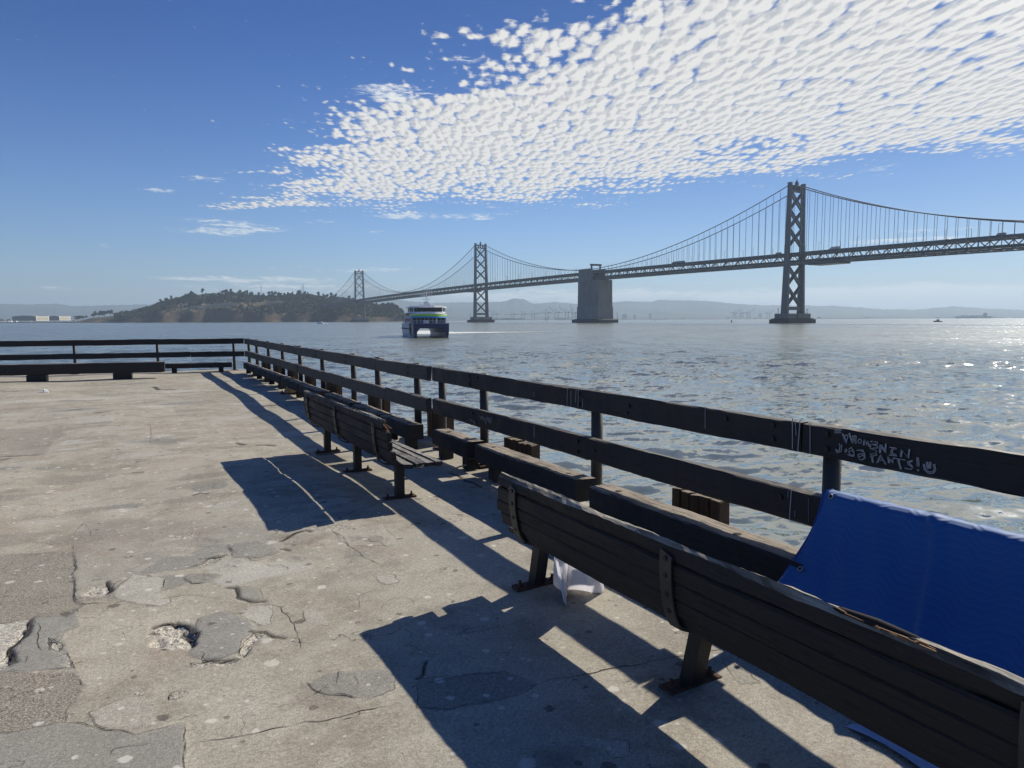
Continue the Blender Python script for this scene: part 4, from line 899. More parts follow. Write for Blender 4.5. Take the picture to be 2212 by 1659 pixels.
# towers
def legsec(z, H, zb): t = max(0, (z-zb)/(H-zb)); k = (1-t)**1.5; return 4.8+3.6*k, 3.6+1.0*k, 10.9+2.4*(1-t)   # along s, along y, centre
def tower(s0, H):
    zb = 10.5; tw = empty('tower', (s0, 0, 0)); tw.parent = bridge
    for sg in (-1, 1):
        mb = MB(); v = []; f = []; zs = [zb, 14, 20, 30, 45, 60, 80, 100, 120, H-6, H-.8, H]
        for z in zs:
            a, b_, c = legsec(z, H, zb); 
            if z == H: a -= 1.0; b_ -= .8
            q = .9
            v += [(x, sg*c+y, z) for x, y in ((-a/2+q, -b_/2), (a/2-q, -b_/2), (a/2, -b_/2+q), (a/2, b_/2-q), (a/2-q, b_/2), (-a/2+q, b_/2), (-a/2, b_/2-q), (-a/2, -b_/2+q))]
        for i in range(len(zs)-1): f += [(i*8+k, i*8+(k+1) % 8, i*8+8+(k+1) % 8, i*8+8+k) for k in range(8)]
        f.append(tuple(range(7, -1, -1))); f.append(tuple(len(v)-8+k for k in range(8))); mb.add(v, f); mb.build('leg', M_bridge, tw)
        mb = MB(); mb.box((0, sg*10.9, H+.6), (4.2, 3.2, 1.6)); mb.build('cable_saddle', M_bridge, tw)
    def y_in(z): a, b_, c = legsec(z, H, zb); return c-b_/2+.4
    hi = [H-8-(H-8-(82))*k/3 for k in range(4)]; lo = [62.2, 40.5, 18.5]
    if H < 145: hi = [H-8-(H-8-69)*k/3 for k in range(4)]; lo = [48.5, 18.0]
    for lst in (hi, lo):
        for a, b_ in zip(lst[:-1], lst[1:]):
            mb = MB(); ya, yb = y_in(a), y_in(b_)
            for xo in (-1.5, 1.5):
                mb.bar((xo, -ya, a-.6), (xo, yb, b_+.6), 1.0, 1.9, (1, 0, 0)); mb.bar((xo+.01, ya, a-.6), (xo+.01, -yb, b_+.6), 1.0, 1.9, (1, 0, 0))
            mb.box((0, 0, (a+b_)/2), (3.6, 3.0, 3.2)); mb.build('cross_brace', M_bridge, tw)
    mb = MB(); yt = y_in(H-6)
    mb.box((0, 0, H-7.4), (3.4, 2*yt, 1.6)); mb.box((0, 0, H-2.0), (3.4, 2*yt, 1.6))
    for k in range(5): mb.box((0, -yt+2*yt*k/4, H-4.7), (3.0, 1.3, 4.2))
    mb.build('top_strut', M_bridge, tw)
    mb = MB(); mb.box((0, 0, H+.6), (2.6, 2.8, 3.6)); mb.box((0, 0, H+3.2), (1.4, 1.5, 2.0)); mb.tube([(0, 0, H+4), (0, 0, H+6.4)], .25, 6); mb.build('beacon', M_bridge, tw)
    if H > 145:
        mb = MB(); mb.box((0, 0, 16.2), (4.0, 2*y_in(16), 3.6)); mb.build('base_strut', M_bridge, tw)
    mb = MB(); mb.prism([(-8.5, -19), (8.5, -19), (8.5, 19), (-8.5, 19)], 5.0, 10.6); mb.box((0, 0, 8), (19, 8, 5)); mb.build('pedestal', M_concdark, tw)
    mb = MB(); mb.prism([(-13, -22), (-9, -26), (9, -26), (13, -22), (13, 22), (9, 26), (-9, 26), (-13, 22)], -2, 4.4); mb.prism([(-11, -21), (11, -21), (11, 21), (-11, 21)], 4.4, 5.4); mb.build('fender', M_fend, tw)
    for y in (-24, 24):
        mb = MB(); mb.tube([(0, y, 4.4), (0, y, 15)], .22, 6); mb.box((0, y, 15.4), (.9, .9, .9)); mb.build('navigation_light', M_bdark, tw)
M_concdark = simple('pier_concrete', (.17, .17, .165), .85, 0, .3, .15); M_fend = simple('fender_dark', (.045, .043, .042), .8, 0, .3, .3)
for s0, H in ((0, 148), (708, 149.5), (1412, 141)): tower(s0, H)
# central anchorage
def anch_mat():
    m_, t, b = mat('anchorage_concrete'); tc = t.new('ShaderNodeTexCoord').outputs['Object']
    st = t.noise(t.mapping(tc, scale=(.5, .5, .02)), 1.0, 5, .6); n = t.noise(tc, .08, 5, .6)
    c = t.mix(st, (.13, .13, .135, 1), (.25, .25, .25, 1)); c = t.mix(t.ramp(n, .4, .7, 0, .5), c, (.13, .13, .13, 1)); t.put(b.inputs['Base Color'], c); b.inputs['Roughness'].default_value = .85; return m_
an = empty('anchorage', (351, 0, 0)); an.parent = bridge; M_an = anch_mat()
def taper(mb, x0, x1, y0, y1, z0, z1, k0=0, k1=0):
    mb.add([(x0-k0, y0-k0, z0), (x1+k0, y0-k0, z0), (x1+k0, y1+k0, z0), (x0-k0, y1+k0, z0), (x0-k1, y0-k1, z1), (x1+k1, y0-k1, z1), (x1+k1, y1+k1, z1), (x0-k1, y1+k1, z1)], [(0,3,2,1),(4,5,6,7),(0,1,5,4),(1,2,6,5),(2,3,7,6),(3,0,4,7)])
mb = MB(); taper(mb, -26, 24, -13, 13, 5, 24, 1.3, .9); mb.build('lower_shaft', M_an, an)
mb = MB(); taper(mb, -26, 24, -13, 13, 24, 63.2, .3, -.1); mb.build('shaft', M_an, an)
mb = MB()
for k in range(11):
    x = -23+k*4.5; mb.box((x, 12.9, 43), (1.7, 1.8, 38)); mb.box((x, -12.9, 43), (1.7, 1.8, 38))
for k in range(5): mb.box((-26.0, -10+k*5, 43), (.9, 1.5, 38))
mb.build('pilaster', M_an, an)
mb = MB()
for sg in (-1, 1): taper(mb, -10, 22, sg*12.2-1.2, sg*12.2+1.2, 63.2, 80.5, .3, 0)
mb.box((22, 0, 70), (2.5, 23, 12)); mb.build('side_wall', M_an, an)
mb = MB()
for k in range(7):
    for sg in (-1, 1): mb.box((-8+k*4.6, sg*13.7, 71), (.9, 1.1, 16))
mb.build('wall_rib', M_an, an)
mb = MB(); mb.box((-3, 0, 86.2), (4, 19, 2.6)); 
for y in (-8, 8): mb.box((-3, y, 82.5), (2.4, 1.4, 5)); 
mb.build('gantry', M_bdark, an)
mb = MB(); mb.prism([(-36, -17), (-30, -21), (28, -21), (34, -17), (34, 17), (28, 21), (-30, 21), (-36, 17)], -2, 4.6); taper(mb, -32, 30, -18, 18, 4.6, 5.6, 0, -2); mb.build('fender', M_fend, an)
mb = MB(); mb.tube([(-33, -17, 4), (-33, -17, 16)], .25, 6); mb.build('navigation_light', M_bdark, an)
# cables
def cabz(s):
    if s < 0: return 72.5+(147.2-72.5)*((s+352)/352)**2
    if s <= 354: return 147.2+(79.0-147.2)*s/354-4*15*(s/354)*(1-s/354)
    if s <= 708: q = (708-s)/354; return 148.5+(79.0-148.5)*q-4*15*q*(1-q)
    if s <= 1412:
        q = (s-708)/704; return 148.5*(1-q)+140.2*q-4*73.5*q*(1-q)
    q = (s-1412)/354; return 140.2+(56-140.2)*q-4*13*q*(1-q)
for y in (-10.6, 10.6):
    for a, b_ in ((-704, 0), (0, 340), (366, 708), (708, 1412), (1412, 1760)):
        mb = MB(); n = int((b_-a)/9); mb.tube([(a+(b_-a)*k/n, y, cabz(a+(b_-a)*k/n)) for k in range(n+1)], .48, 8); mb.build('main_cable', M_bdark, bridge, smooth=True)
SUSP_M = simple('suspender_rope', (.26, .28, .30), .6, 0, .05, .1); sb_ = MB(); sb_.box((0, 0, .5), (1, 1, 1)); SUSP = sb_.mesh('suspender', SUSP_M); sb2 = MB(); nS = 0
for s in ss:
    if any(abs(s-q) < 5 for q in (0, 708, 1412)) or 325 < s < 385 or s < -700 or s > 1750: continue
    zc_ = cabz(s); zd = dtop(s)-2
    if zc_-zd < 2.5: continue
    for y in (-10.6, 10.6):
        if -420 < s < 1060 and nS < 290: link_mesh('suspender', SUSP, bridge, (s, y, zd), (0, 0, 0), (.30, .30, zc_-zd)); nS += 1
        else: sb2.bar((s, y, zd), (s, y, zc_), .3)
tag(sb2.build('far_suspenders', SUSP_M, bridge), kind='stuff')
# maintenance travellers hanging below the deck near the towers
for s in (-42, 742): mb = MB(); mb.box((s, 0, dtop(s)-DP-1.0), (34, 21, 1.6)); mb.build('maintenance_platform', M_bdark, bridge)
# lamps
bm4 = Matrix.Translation(BP)@Matrix.Rotation(math.pi/2-BAZ, 4, 'Z')
lm = MB(); lm.tube([(0, 0, 0), (0, 0, 9.5), (0, 1.2, 10.6), (0, 2.6, 10.7)], [.22, .16, .13, .12], 6); lm.box((0, 2.9, 10.6), (.5, 1.2, .3)); LAMP = lm.mesh('street_lamp', M_grey)
for i, s in enumerate(range(-300, 1380, 42)):
    for y in (-9.2, 9.2):
        sj = s+(12 if y > 0 else 0); p = bm4@Vector((sj, y, dtop(sj)-.9)); o = link_mesh('street_lamp', LAMP, None, p, (0, 0, math.pi/2-BAZ+(math.pi if y > 0 else 0)))
        tag(o, 'slim grey street lamp standing along the upper deck of the bridge', 'street lamp', 'street lamps along the upper bridge deck')
def vehicle(s, y, L, Hh, W_, c, name, label, cat, boxy=True):
    p = bm4@Vector((s, y, dtop(s)-.88)); root = empty(name, p, math.pi/2-BAZ, label, cat); m1 = simple(name+'_paint', c, .4, 0, .05)
    mb = MB()
    if boxy: mb.box((-.8, 0, .9+Hh/2), (L-2.4, W_, Hh)); mb.build('cargo_box', m1, root); mb = MB(); mb.add([(L/2-1.9, -W_/2, .6), (L/2, -W_/2, .6), (L/2, W_/2, .6), (L/2-1.9, W_/2, .6), (L/2-1.9, -W_/2, 2.8), (L/2-.5, -W_/2, 2.8), (L/2-.5, W_/2, 2.8), (L/2-1.9, W_/2, 2.8)], [(0,3,2,1),(4,5,6,7),(0,1,5,4),(1,2,6,5),(2,3,7,6),(3,0,4,7)]); mb.build('cab', m1, root)
    else: mb.prism([(-L/2, .35), (L/2, .35), (L/2, .9), (L/4, 1.0), (L/8, 1.5), (-L/3, 1.5), (-L/2, 1.0)], -W_/2, W_/2, 'y'); mb.build('body', m1, root)
    for x in (-L/2+1.1, L/2-1.2):
        for yy in (-W_/2, W_/2): mb = MB(); mb.tube([(x, yy-.15, .48), (x, yy+.15, .48)], .48, 10); mb.build('wheel', M_black, root)
vehicle(-52, 6, 11, 2.8, 2.5, (.45, .45, .44), 'box_truck', 'white box truck on the bridge deck just right of the nearest tower', 'truck')
vehicle(169, 6, 22, 2.8, 2.6, (.16, .18, .2), 'long_truck', 'long dark truck on the bridge between anchorage and nearest tower', 'truck')
vehicle(16, 6, 7, 2.0, 2.2, (.4, .34, .1), 'delivery_truck', 'small yellowish truck on the bridge just left of the nearest tower', 'truck')
vehicle(-205, 6, 7, 2.2, 2.5, (.2, .21, .2), 'dark_truck', 'dark truck on the bridge near the right edge of the picture', 'truck')
vehicle(-162, 6, 5, 1.5, 2, (.08, .08, .09), 'car', 'dark car on the bridge left of the dark truck at far right', 'car', False)

# ------------------------------------------------------------------ ISLAND
rp = [(120,698),(159,696),(198,687),(245,682),(284,674),(318,667),(351,657),(380,650),(417,639),(450,634),(476,634),(509,637),(542,642),(582,644),(628,640),(675,642),(728,646),(750,650),(796,659),(834,665),(855,668),(868,674),(878,690),(884,700)]
DS, DR, DE = 2130.0, 2480.0, 2950.0
rpx = np.array([p[0] for p in rp]); rH = np.array([max(-3, elev(p[0], p[1], DR)-WATER) for p in rp])
def shoreD(px): return DS+25*np.sin(px*.031)+14*np.sin(px*.083+1)+90*np.clip((px-780)/100, 0, 1)+150*np.clip((300-px)/150, 0, 1)
def ridgeD(px): return DR+150*np.clip((300-px)/150, 0, 1)-60*np.clip((px-780)/100, 0, 1)
def hill(px, D):
    px = np.asarray(px, float); D = np.asarray(D, float); H = np.interp(px, rpx, rH); s0 = shoreD(px); r0 = ridgeD(px); t = (D-s0)/(r0-s0)
    sm = lambda x: (lambda q: q*q*(3-2*q))(np.clip(x, 0, 1))
    cl = .28+.22*fbm(px*.019+4, px*0+1.5, 3); cl = np.clip(cl, .12, .5)
    up = cl*sm(t/.13)+(1-cl)*(np.clip(t, 0, 1)**.8*.5+.5*sm(t)); dn = sm((DE-D)/(DE-r0)); h = H*np.where(t < 1, up, dn)
    h = h+np.clip(H/60, 0, 1)*sm(t*3)*sm((1.15-t)*2)*(14*fbm(px*.045, D*.012, 4)+5*fbm(px*.22, D*.05, 3))
    return np.where(t < 0, -3+3*np.clip(1+t*4, 0, 1), h)
ipx = np.arange(118, 888, 1.3); iD = np.concatenate([np.linspace(DS-60, DS+130, 60), np.linspace(DS+138, DE+160, 70)])
IP, ID = np.meshgrid(ipx, iD); hh = hill(IP, ID); lat = (IP-1106)/1540.3
hxs = FA.x*ID+RA.x*lat*ID; hys = FA.y*ID+RA.y*lat*ID
def hill_mat():
    m_, t, b = mat('island_ground'); tc = t.new('ShaderNodeTexCoord').outputs['Object']; sx = t.new('ShaderNodeSeparateXYZ'); t.link(tc, sx.inputs[0])
    nn = t.new('ShaderNodeSeparateXYZ'); t.link(t.new('ShaderNodeNewGeometry').outputs['Normal'], nn.inputs[0])
    n1 = t.noise(tc, .02, 6, .65); n2 = t.noise(tc, .09, 5, .7); n3 = t.noise(t.mapping(tc, scale=(1, 1, .25)), .22, 5, .7, 1)
    rock = t.mix(n3, (.03, .025, .022, 1), (.13, .088, .065, 1)); grass = t.mix(n2, (.13, .105, .06, 1), (.25, .20, .12, 1)); scrub = t.mix(n2, (.022, .028, .016, 1), (.06, .065, .038, 1))
    c = t.mix(t.ramp(t.math('ADD', n1, t.math('MULTIPLY', n2, .4)), .66, .78), scrub, grass)
    c = t.mix(t.math('MULTIPLY', t.ramp(nn.outputs[2], .93, .70), t.ramp(t.math('ADD', n2, t.math('MULTIPLY', n1, .6)), .62, .80)), c, rock)
    low = t.ramp(sx.outputs[2], 22, 4); c = t.mix(t.math('MULTIPLY', low, t.ramp(n2, .46, .60)), c, rock)
    t.put(b.inputs['Base Color'], c); b.inputs['Roughness'].default_value = .95; b.inputs['Specular IOR Level'].default_value = .1
    t.put(b.inputs['Normal'], t.bump(n3, 6)); return m_
me = np_mesh('island_hill', np.stack([hxs, hys, hh+WATER], -1).reshape(-1, 3), gridfaces(len(iD), len(ipx)), hill_mat())
o = bpy.data.objects.new('island_hill', me); col.objects.link(o); tag(o, kind='structure')
def ipt(px, D): la = (px-1106)/1540.3; return Vector((FA.x*D+RA.x*la*D, FA.y*D+RA.y*la*D, float(hill(px, D))+WATER))
def surf(px, py):
    for D in np.arange(DS, DR+60, 6.0):
        if float(hill(px, D))+WATER >= elev(px, py, D): return D
    return DR
# trees
def leafclump(n, blobs, size, seed):
    r_ = random.Random(seed); v = []; f = []
    for k in range(n):
        c, rad = r_.choice(blobs); d = Vector((r_.gauss(0, 1), r_.gauss(0, 1), r_.gauss(0, 1))).normalized()*(r_.random()**.4)
        p = Vector(c)+Vector((d.x*rad[0], d.y*rad[1], d.z*rad[2])); s = size*r_.uniform(.6, 1.4)
        q = Euler((r_.uniform(0, 6), r_.uniform(0, 6), r_.uniform(0, 6))).to_matrix()
        for a, b_ in ((q@Vector((1, 0, 0)), q@Vector((0, 1, 0))),):
            i = len(v); v += [p-a*s-b_*s*.6, p+a*s-b_*s*.7, p+a*s*.7+b_*s, p-a*s*.8+b_*s*.7]; f.append((i, i+1, i+2, i+3))
    return v, f
def leaf_mat(name, a, b2):
    m_, t, b = mat(name); oi = t.new('ShaderNodeObjectInfo').outputs['Random']; tc = t.new('ShaderNodeTexCoord').outputs['Object']
    t.put(b.inputs['Base Color'], t.mix(t.math('ADD', t.math('MULTIPLY', oi, .5), t.math('MULTIPLY', t.noise(tc, .5, 3), .5)), (*a, 1), (*b2, 1))); b.inputs['Roughness'].default_value = .8; b.inputs['Specular IOR Level'].default_value = .15; return m_
M_leaf = leaf_mat('evergreen_leaf', (.018, .028, .014), (.055, .065, .032)); M_trunk = simple('tree_bark', (.07, .055, .045), .9, 0, .2, 1)
TREES = []
for k in range(6):
    r_ = random.Random(50+k); blobs = []
    if k < 3:    # tall open eucalyptus
        for _ in range(7): blobs.append(((r_.uniform(-3.5, 3.5), r_.uniform(-3.5, 3.5), r_.uniform(5, 16)), (3.0, 3.0, 2.6)))
        h = 18
    elif k < 5:  # broad flat topped cypress
        for _ in range(8): blobs.append(((r_.uniform(-7, 7), r_.uniform(-5, 5), r_.uniform(4, 11)), (3.6, 3.4, 2.2)))
        h = 12
    else:        # narrow conifer
        for q in range(6): blobs.append(((0, 0, 4+q*2.4), (3.2-q*.45, 3.2-q*.45, 1.8)))
        h = 19
    mb = MB(); v, f = leafclump(230, blobs, .95, 70+k); mb.add(v, f); mb.m = 1
    mb.tube([(0, 0, -1), (.3, 0, h*.45), (0, .2, h*.8)], [.55, .4, .15], 5)
    for bb in blobs[:5]: mb.bar((.2, 0, h*.4), bb[0], .28)
    TREES.append(mb.mesh('tree', [M_leaf, M_trunk]))
def nearwall(px, D, z):
    y = 690-(px-1106)*.004-(z+4-EYE)/D*1534; yw = np.interp(px, [385, 420, 455, 515, 550, 615], [669, 665, 661, 657.5, 655, 654]); return 385 < px < 618 and -5 < y-yw < 6.5
def tree(px, D, k, sc, label, name='tree', grp='trees on the island'):
    p = ipt(px, D); o = link_mesh(name, TREES[k], None, p-Vector((0, 0, .5)), (0, 0, random.uniform(0, 6)), (sc, sc, sc*random.uniform(.9, 1.15))); return tag(o, label, 'tree', grp)
tl = ['tall open tree on the wooded island slope', 'spreading flat topped tree on the wooded island', 'narrow pointed tree on the island crest']
rt = random.Random(5); cnt = 0
for k in range(120):   # crest trees
    px = rt.uniform(345, 872)
    if 425 < px < 482 and rt.random() < .85: continue
    kk = rt.choice([0, 1, 2, 0, 1, 3, 4]); tree(px, float(ridgeD(px))+rt.uniform(-45, 15), kk, rt.uniform(.5, 1.15), tl[0 if kk < 3 else 1]+', along the skyline', grp='open trees on the skyline of the island' if kk < 3 else 'flat topped trees on the skyline of the island')
for px, kk, sc in [(415, 5, 1.0), (650, 0, 1.25), (646, 2, 1.3), (690, 1, 1.1), (728, 0, 1.15), (168, 3, 1.5), (178, 4, 1.7), (203, 3, 1.3), (215, 3, 1.8), (228, 4, 1.9), (240, 3, 1.7), (360, 1, .9), (372, 0, 1.05), (830, 3, 1.35), (842, 4, 1.4), (858, 3, 1.3), (866, 4, 1.1), (332, 1, .55), (338, 2, .5)]:
    lb = {5: 'narrow pointed tree alone on the left shoulder of the island crest'}.get(kk, None)
    if lb is None: lb = ('broad dark tree on the low left point of the island' if px < 260 else 'broad rounded tree at the right end of the island' if px > 820 else 'tall dark tree standing above the island crest')
    gr = None if kk == 5 else ('broad trees on the low left point' if px < 260 else 'broad trees at the right end' if px > 820 else 'tall trees above the crest')
    tree(px, float(ridgeD(px))-(20 if px < 260 else 12), kk, sc, lb, grp=gr)
for k in range(130):   # slope trees
    px = rt.uniform(300, 872); s0, r0 = float(shoreD(px)), float(ridgeD(px)); D = s0+(r0-s0)*rt.uniform(.16, .95)
    if px < 520 and fbm(np.array([px*.02]), np.array([D*.01]))[0] < .05: continue
    if nearwall(px, D, ipt(px, D).z): continue
    kk = rt.choice([0, 1, 2, 3, 4]); tree(px, D, kk, rt.uniform(.45, .85), 'dark tree among scrub on the island slope facing the bay', grp='trees on the island slope')
# woodland mass
V = []; F = []; n0 = 0
for k in range(2600):
    px = rt.uniform(250, 874); s0, r0 = float(shoreD(px)), float(ridgeD(px)); tt = rt.uniform(.10, 1.02); D = s0+(r0-s0)*tt
    dens_ = fbm(np.array([px*.018+3]), np.array([D*.008]))[0]+(.35 if px > 500 else 0)+(.2 if .4 < tt < 1.0 else -.1)-(.9 if (425 < px < 490 and tt > .8) else 0)
    if dens_ < (-.02 if px < 520 else -.16): continue
    p = ipt(px, D)
    if nearwall(px, D, p.z): continue
    q = rng.normal(0, 1, (26, 3)); q /= np.linalg.norm(q, axis=1, keepdims=True); q *= rng.random((26, 1))**.4
    ctr = q*np.array([5.2, 5.2, 4.6])*rt.uniform(.6, 1.4)+np.array([p.x, p.y, p.z+4.0]); a = rng.normal(0, 1, (26, 3)); a /= np.linalg.norm(a, axis=1, keepdims=True); b_ = np.cross(a, rng.normal(0, 1, (26, 3))); b_ /= np.linalg.norm(b_, axis=1, keepdims=True)
    s = 1.5; V.append(np.stack([ctr-a*s-b_*s, ctr+a*s-b_*s, ctr+a*s+b_*s, ctr-a*s+b_*s], 1).reshape(-1, 3)); F.append(np.arange(104).reshape(26, 4)+n0); n0 += 104
me = np_mesh('woodland', np.concatenate(V), np.concatenate(F), M_leaf, False); o = bpy.data.objects.new('woodland', me); col.objects.link(o); tag(o, 'dense dark scrub and woodland covering the island slopes', 'woodland', kind='stuff')
# retaining wall / cut bank on the slope and masts on the crest
def slopestrip(name, P_, label, cat, mt):
    v = []
    for (px, p0, p1) in P_:
        D = surf(px, p1)-16; la = (px-1106)/1540.3; X_, Y_ = FA.x*D+RA.x*la*D, FA.y*D+RA.y*la*D; v += [(X_, Y_, elev(px, p1, D)), (X_, Y_, elev(px, p0, D)), (X_+FA.x*8, Y_+FA.y*8, elev(px, p0, D)+.5)]
    mb = MB(); mb.add(v, [(i*3+j, i*3+3+j, i*3+4+j, i*3+1+j) for i in range(len(P_)-1) for j in (0, 1)]); tag(mb.build(name, mt, None), label, cat)
slopestrip('retaining_wall', [(393, 667.5, 669.5), (410, 663.5, 667.5), (430, 660.5, 666), (455, 658, 664), (485, 655, 662), (512, 654, 661)], 'long pale retaining wall across the middle of the island slope', 'wall', simple('pale_wall', (.34, .31, .26), .9, 0, .15, .05))
slopestrip('cut_bank', [(555, 654, 656.5), (575, 652.5, 656), (600, 651, 655), (612, 652, 655)], 'short pale cut bank on the island slope right of the long retaining wall', 'bank', simple('pale_bank', (.34, .28, .20), .9, 0, .2, .05))
def mast(px, top, label, wd=1.0, n=3):
    p = ipt(px, float(ridgeD(px))); H = elev(px, top, float(ridgeD(px)))-p.z; root = empty('radio_mast', p, label=label, cat='mast'); mb = MB()
    for sx, sy in ((-1, -1), (1, -1), (1, 1), (-1, 1)): mb.bar((sx*wd, sy*wd, -2), (sx*wd*.3, sy*wd*.3, H), .35)
    for k in range(7):
        z0, z1 = H*k/7, H*(k+1)/7; w0, w1 = wd*(1-.7*k/7), wd*(1-.7*(k+1)/7); mb.bar((-w0, -w0, z0), (w1, w1, z1), .25); mb.bar((w0, -w0, z0), (-w1, w1, z1), .25)
    mb.build('lattice', M_grey, root)
    for k in range(n): mb = MB(); mb.box((0, 0, H*(.7+.12*k)), (2.4, 2.4, .9)); mb.build('antenna', M_grey, root)
mast(567, 616.5, 'lattice radio mast on the island crest left of the tall trees'); mast(655, 617, 'first of two thin masts beside the tall crest trees', .8); mast(658.5, 614.5, 'second of two thin masts beside the tall crest trees', .8); mast(477, 624.5, 'short thin mast on the bare island summit', .5, 1)
# flat land and hangars at the left
def flat(name, P_, z, D0, D1, mt, step=40):
    a, b_ = P_; n = int((b_-a)/step)+1; v = []
    for k in range(n+1):
        px = a+(b_-a)*k/n
        for D in (D0, D0+8, D1): q = atdist(px, D+12*math.sin(px*.07), z if D > D0 else WATER-1); v.append(q)
    mb = MB(); mb.add(v, [(i*3+j, i*3+3+j, i*3+4+j, i*3+1+j) for i in range(n) for j in (0, 1)]); return tag(mb.build(name, mt, None), kind='structure')
M_land = simple('flat_land', (.07, .065, .05), .95, 0, .4, .01)
flat('low_shore', (-300, 330), -.6, 2560, 3400, M_land)
def hangar(px0, px1, pxs, pyt, pyb, D, label, sidew):
    """arched shed; the lit end wall with tall windows between pxs and px1"""
    g0 = elev(px0, pyb, D); A_ = atdist(px0, D, 0); B_ = atdist(pxs, D-25, 0); C_ = atdist(px1, D+30, 0)
    L = (B_-A_).length; rz = math.atan2((B_-A_).y, (B_-A_).x); root = empty('hangar', (A_.x, A_.y, g0), rz, label, 'hangar'); H = elev(pxs, pyt, D)-g0
    loc = root.matrix_basis.inverted(); c = Matrix.Rotation(-rz, 3, 'Z')@(C_-Vector((A_.x, A_.y, 0))); eX, eY = c.x, c.y
    mb = MB(); n = 14; v = []
    for k in range(n+1):
        x = L*k/n; z = H*.80+(H*.24)*math.sin(math.pi*k/n)**.8
        v += [(x, 0, 0), (x, 0, z), (x+(eX-L), eY, z), (x+(eX-L), eY, 0)]
    f = [(i*4+j, i*4+4+j, i*4+5+j, i*4+1+j) for i in range(n) for j in range(3)]; mb.add(v, f); mb.build('wall', simple('hangar_wall', (.20, .21, .18), .8, 0, .15, .05), root)
    ux, uy = (eX-L), eY; ul = math.hypot(ux, uy); nb = 7; zr = H*.82
    nrm = Vector((uy, -ux, 0)).normalized()*.6
    mb = MB(); P0 = Vector((L, 0, 0)); E_ = Vector((ux, uy, 0))
    for a, b2, z0, z1 in [(0, .07, 0, H*.95), (.93, 1, 0, H*.95), (.07, .93, H*.68, zr), (.07, .93, 0, H*.10)]+[(.07+.86*k/nb-.012, .07+.86*k/nb+.012, H*.1, H*.68) for k in range(1, nb)]:
        q0, q1 = P0+E_*a+nrm, P0+E_*b2+nrm; q2, q3 = q1-nrm*.9, q0-nrm*.9
        mb.add([(q.x, q.y, z) for z in (z0, z1) for q in (q0, q1, q2, q3)], [(0,3,2,1),(4,5,6,7),(0,1,5,4),(1,2,6,5),(2,3,7,6),(3,0,4,7)])
    mb.build('end_wall', simple('hangar_white', (.80, .78, .66), .8, 0, .05), root)
    for k in range(nb):
        q0, q1 = P0+E_*(.07+.86*(k+.1)/nb)+nrm*.3, P0+E_*(.07+.86*(k+.9)/nb)+nrm*.3; mb = MB()
        mb.add([(q0.x, q0.y, H*.1), (q1.x, q1.y, H*.1), (q1.x, q1.y, H*.68), (q0.x, q0.y, H*.68)], [(0, 1, 2, 3)]); mb.build('window', simple('hangar_window', (.40, .38, .30), .5, 0, .1) if 'hangar_window' not in bpy.data.materials else bpy.data.materials['hangar_window'], root)
hangar(27, 106.5, 79, 682, 693, 2650, 'large arched hangar at far left with lit white window wall', 0)
hangar(107, 153, 129, 682.5, 692, 2760, 'second smaller arched hangar, nearer the island', 0)
for i, (px, w_) in enumerate([(3, 14), (8, 10), (18, 12), (-6, 12), (160, 7), (118, 5), (14, 6)]):
    q = atdist(px, 2620); o = link_mesh('shore_tree', TREES[3 + i % 2], None, (q.x, q.y, -1.2), (0, 0, i), (w_/14,)*3); tag(o, 'dark low tree by the hangars at far left', 'tree', 'trees by the hangars')
for i, px in enumerate([5, 12, 20, 25, 36, 66, 71]):
    q = atdist(px, 2600); mb = MB(); mb.box((0, 0, 1.5), (9, 5, 3)); mb.add([(-4.6, -2.6, 3), (4.6, -2.6, 3), (4.6, 2.6, 3), (-4.6, 2.6, 3), (-4.6, 0, 4.4), (4.6, 0, 4.4)], [(0, 1, 5, 4), (2, 3, 4, 5), (1, 2, 5), (3, 0, 4)]); o = mb.build('shore_building', M_white, None, (q.x, q.y, -.7), (0, 0, i*.3)); tag(o, 'tiny white building on the low shore by the hangars', 'building', 'tiny white buildings by the hangars')

# ------------------------------------------------------------------ FAR HILLS AND PORT
fp = [(-400,652),(-100,655),(0,656),(60,657),(125,656),(160,661),(250,659),(330,657),(420,656),(600,655),(760,652),(826,650.5),(855,647.6),(876,649),(905,652),(938,654),(1013,652.5),(1064,652.5),(1093,651),(1108,644.5),(1130,645.5),(1153,656),(1180,654),(1199,652),(1245,656),(1319,653.5),(1353,650.5),(1408,651),(1425,647.7),(1485,648.5),(1534,650.4),(1593,657),(1676,659.5),(1739,659.5),(1801,660.5),(1909,667.6),(1992,668),(2020,664),(2061,661.5),(2125,666),(2165,667),(2212,669.7),(2600,672)]
fx = np.array([p[0] for p in fp]); fy = np.array([p[1] for p in fp]); hpx = np.arange(-400, 2600, 3.0); RD = 11500.0
fD = np.concatenate([np.linspace(8300, 11500, 26), np.linspace(11700, 13600, 5)]); HP, HD = np.meshgrid(hpx, fD)
ridge = np.interp(HP, fx, fy); hzn = 690-(HP-1106)*.004; RH = (hzn-ridge)/1534*RD+EYE+4*fbm(HP*.9, HP*0+2, 3)+9*fbm(HP*.13, HP*0+7, 3)
t = np.clip((HD-8300)/(RD-8300), 0, 1); back = np.clip((13600-HD)/(13600-RD), 0, 1)
FH = RH*np.where(HD <= RD, t**1.15*(1-.28*np.sin(t*math.pi)), back)+np.where((t > .05) & (t < .97), 28*fbm(HP*.02, HD*.0016, 5)*np.sin(t*math.pi), 0)+np.where(HD < 8310, -8, 0)
la = (HP-1106)/1540.3
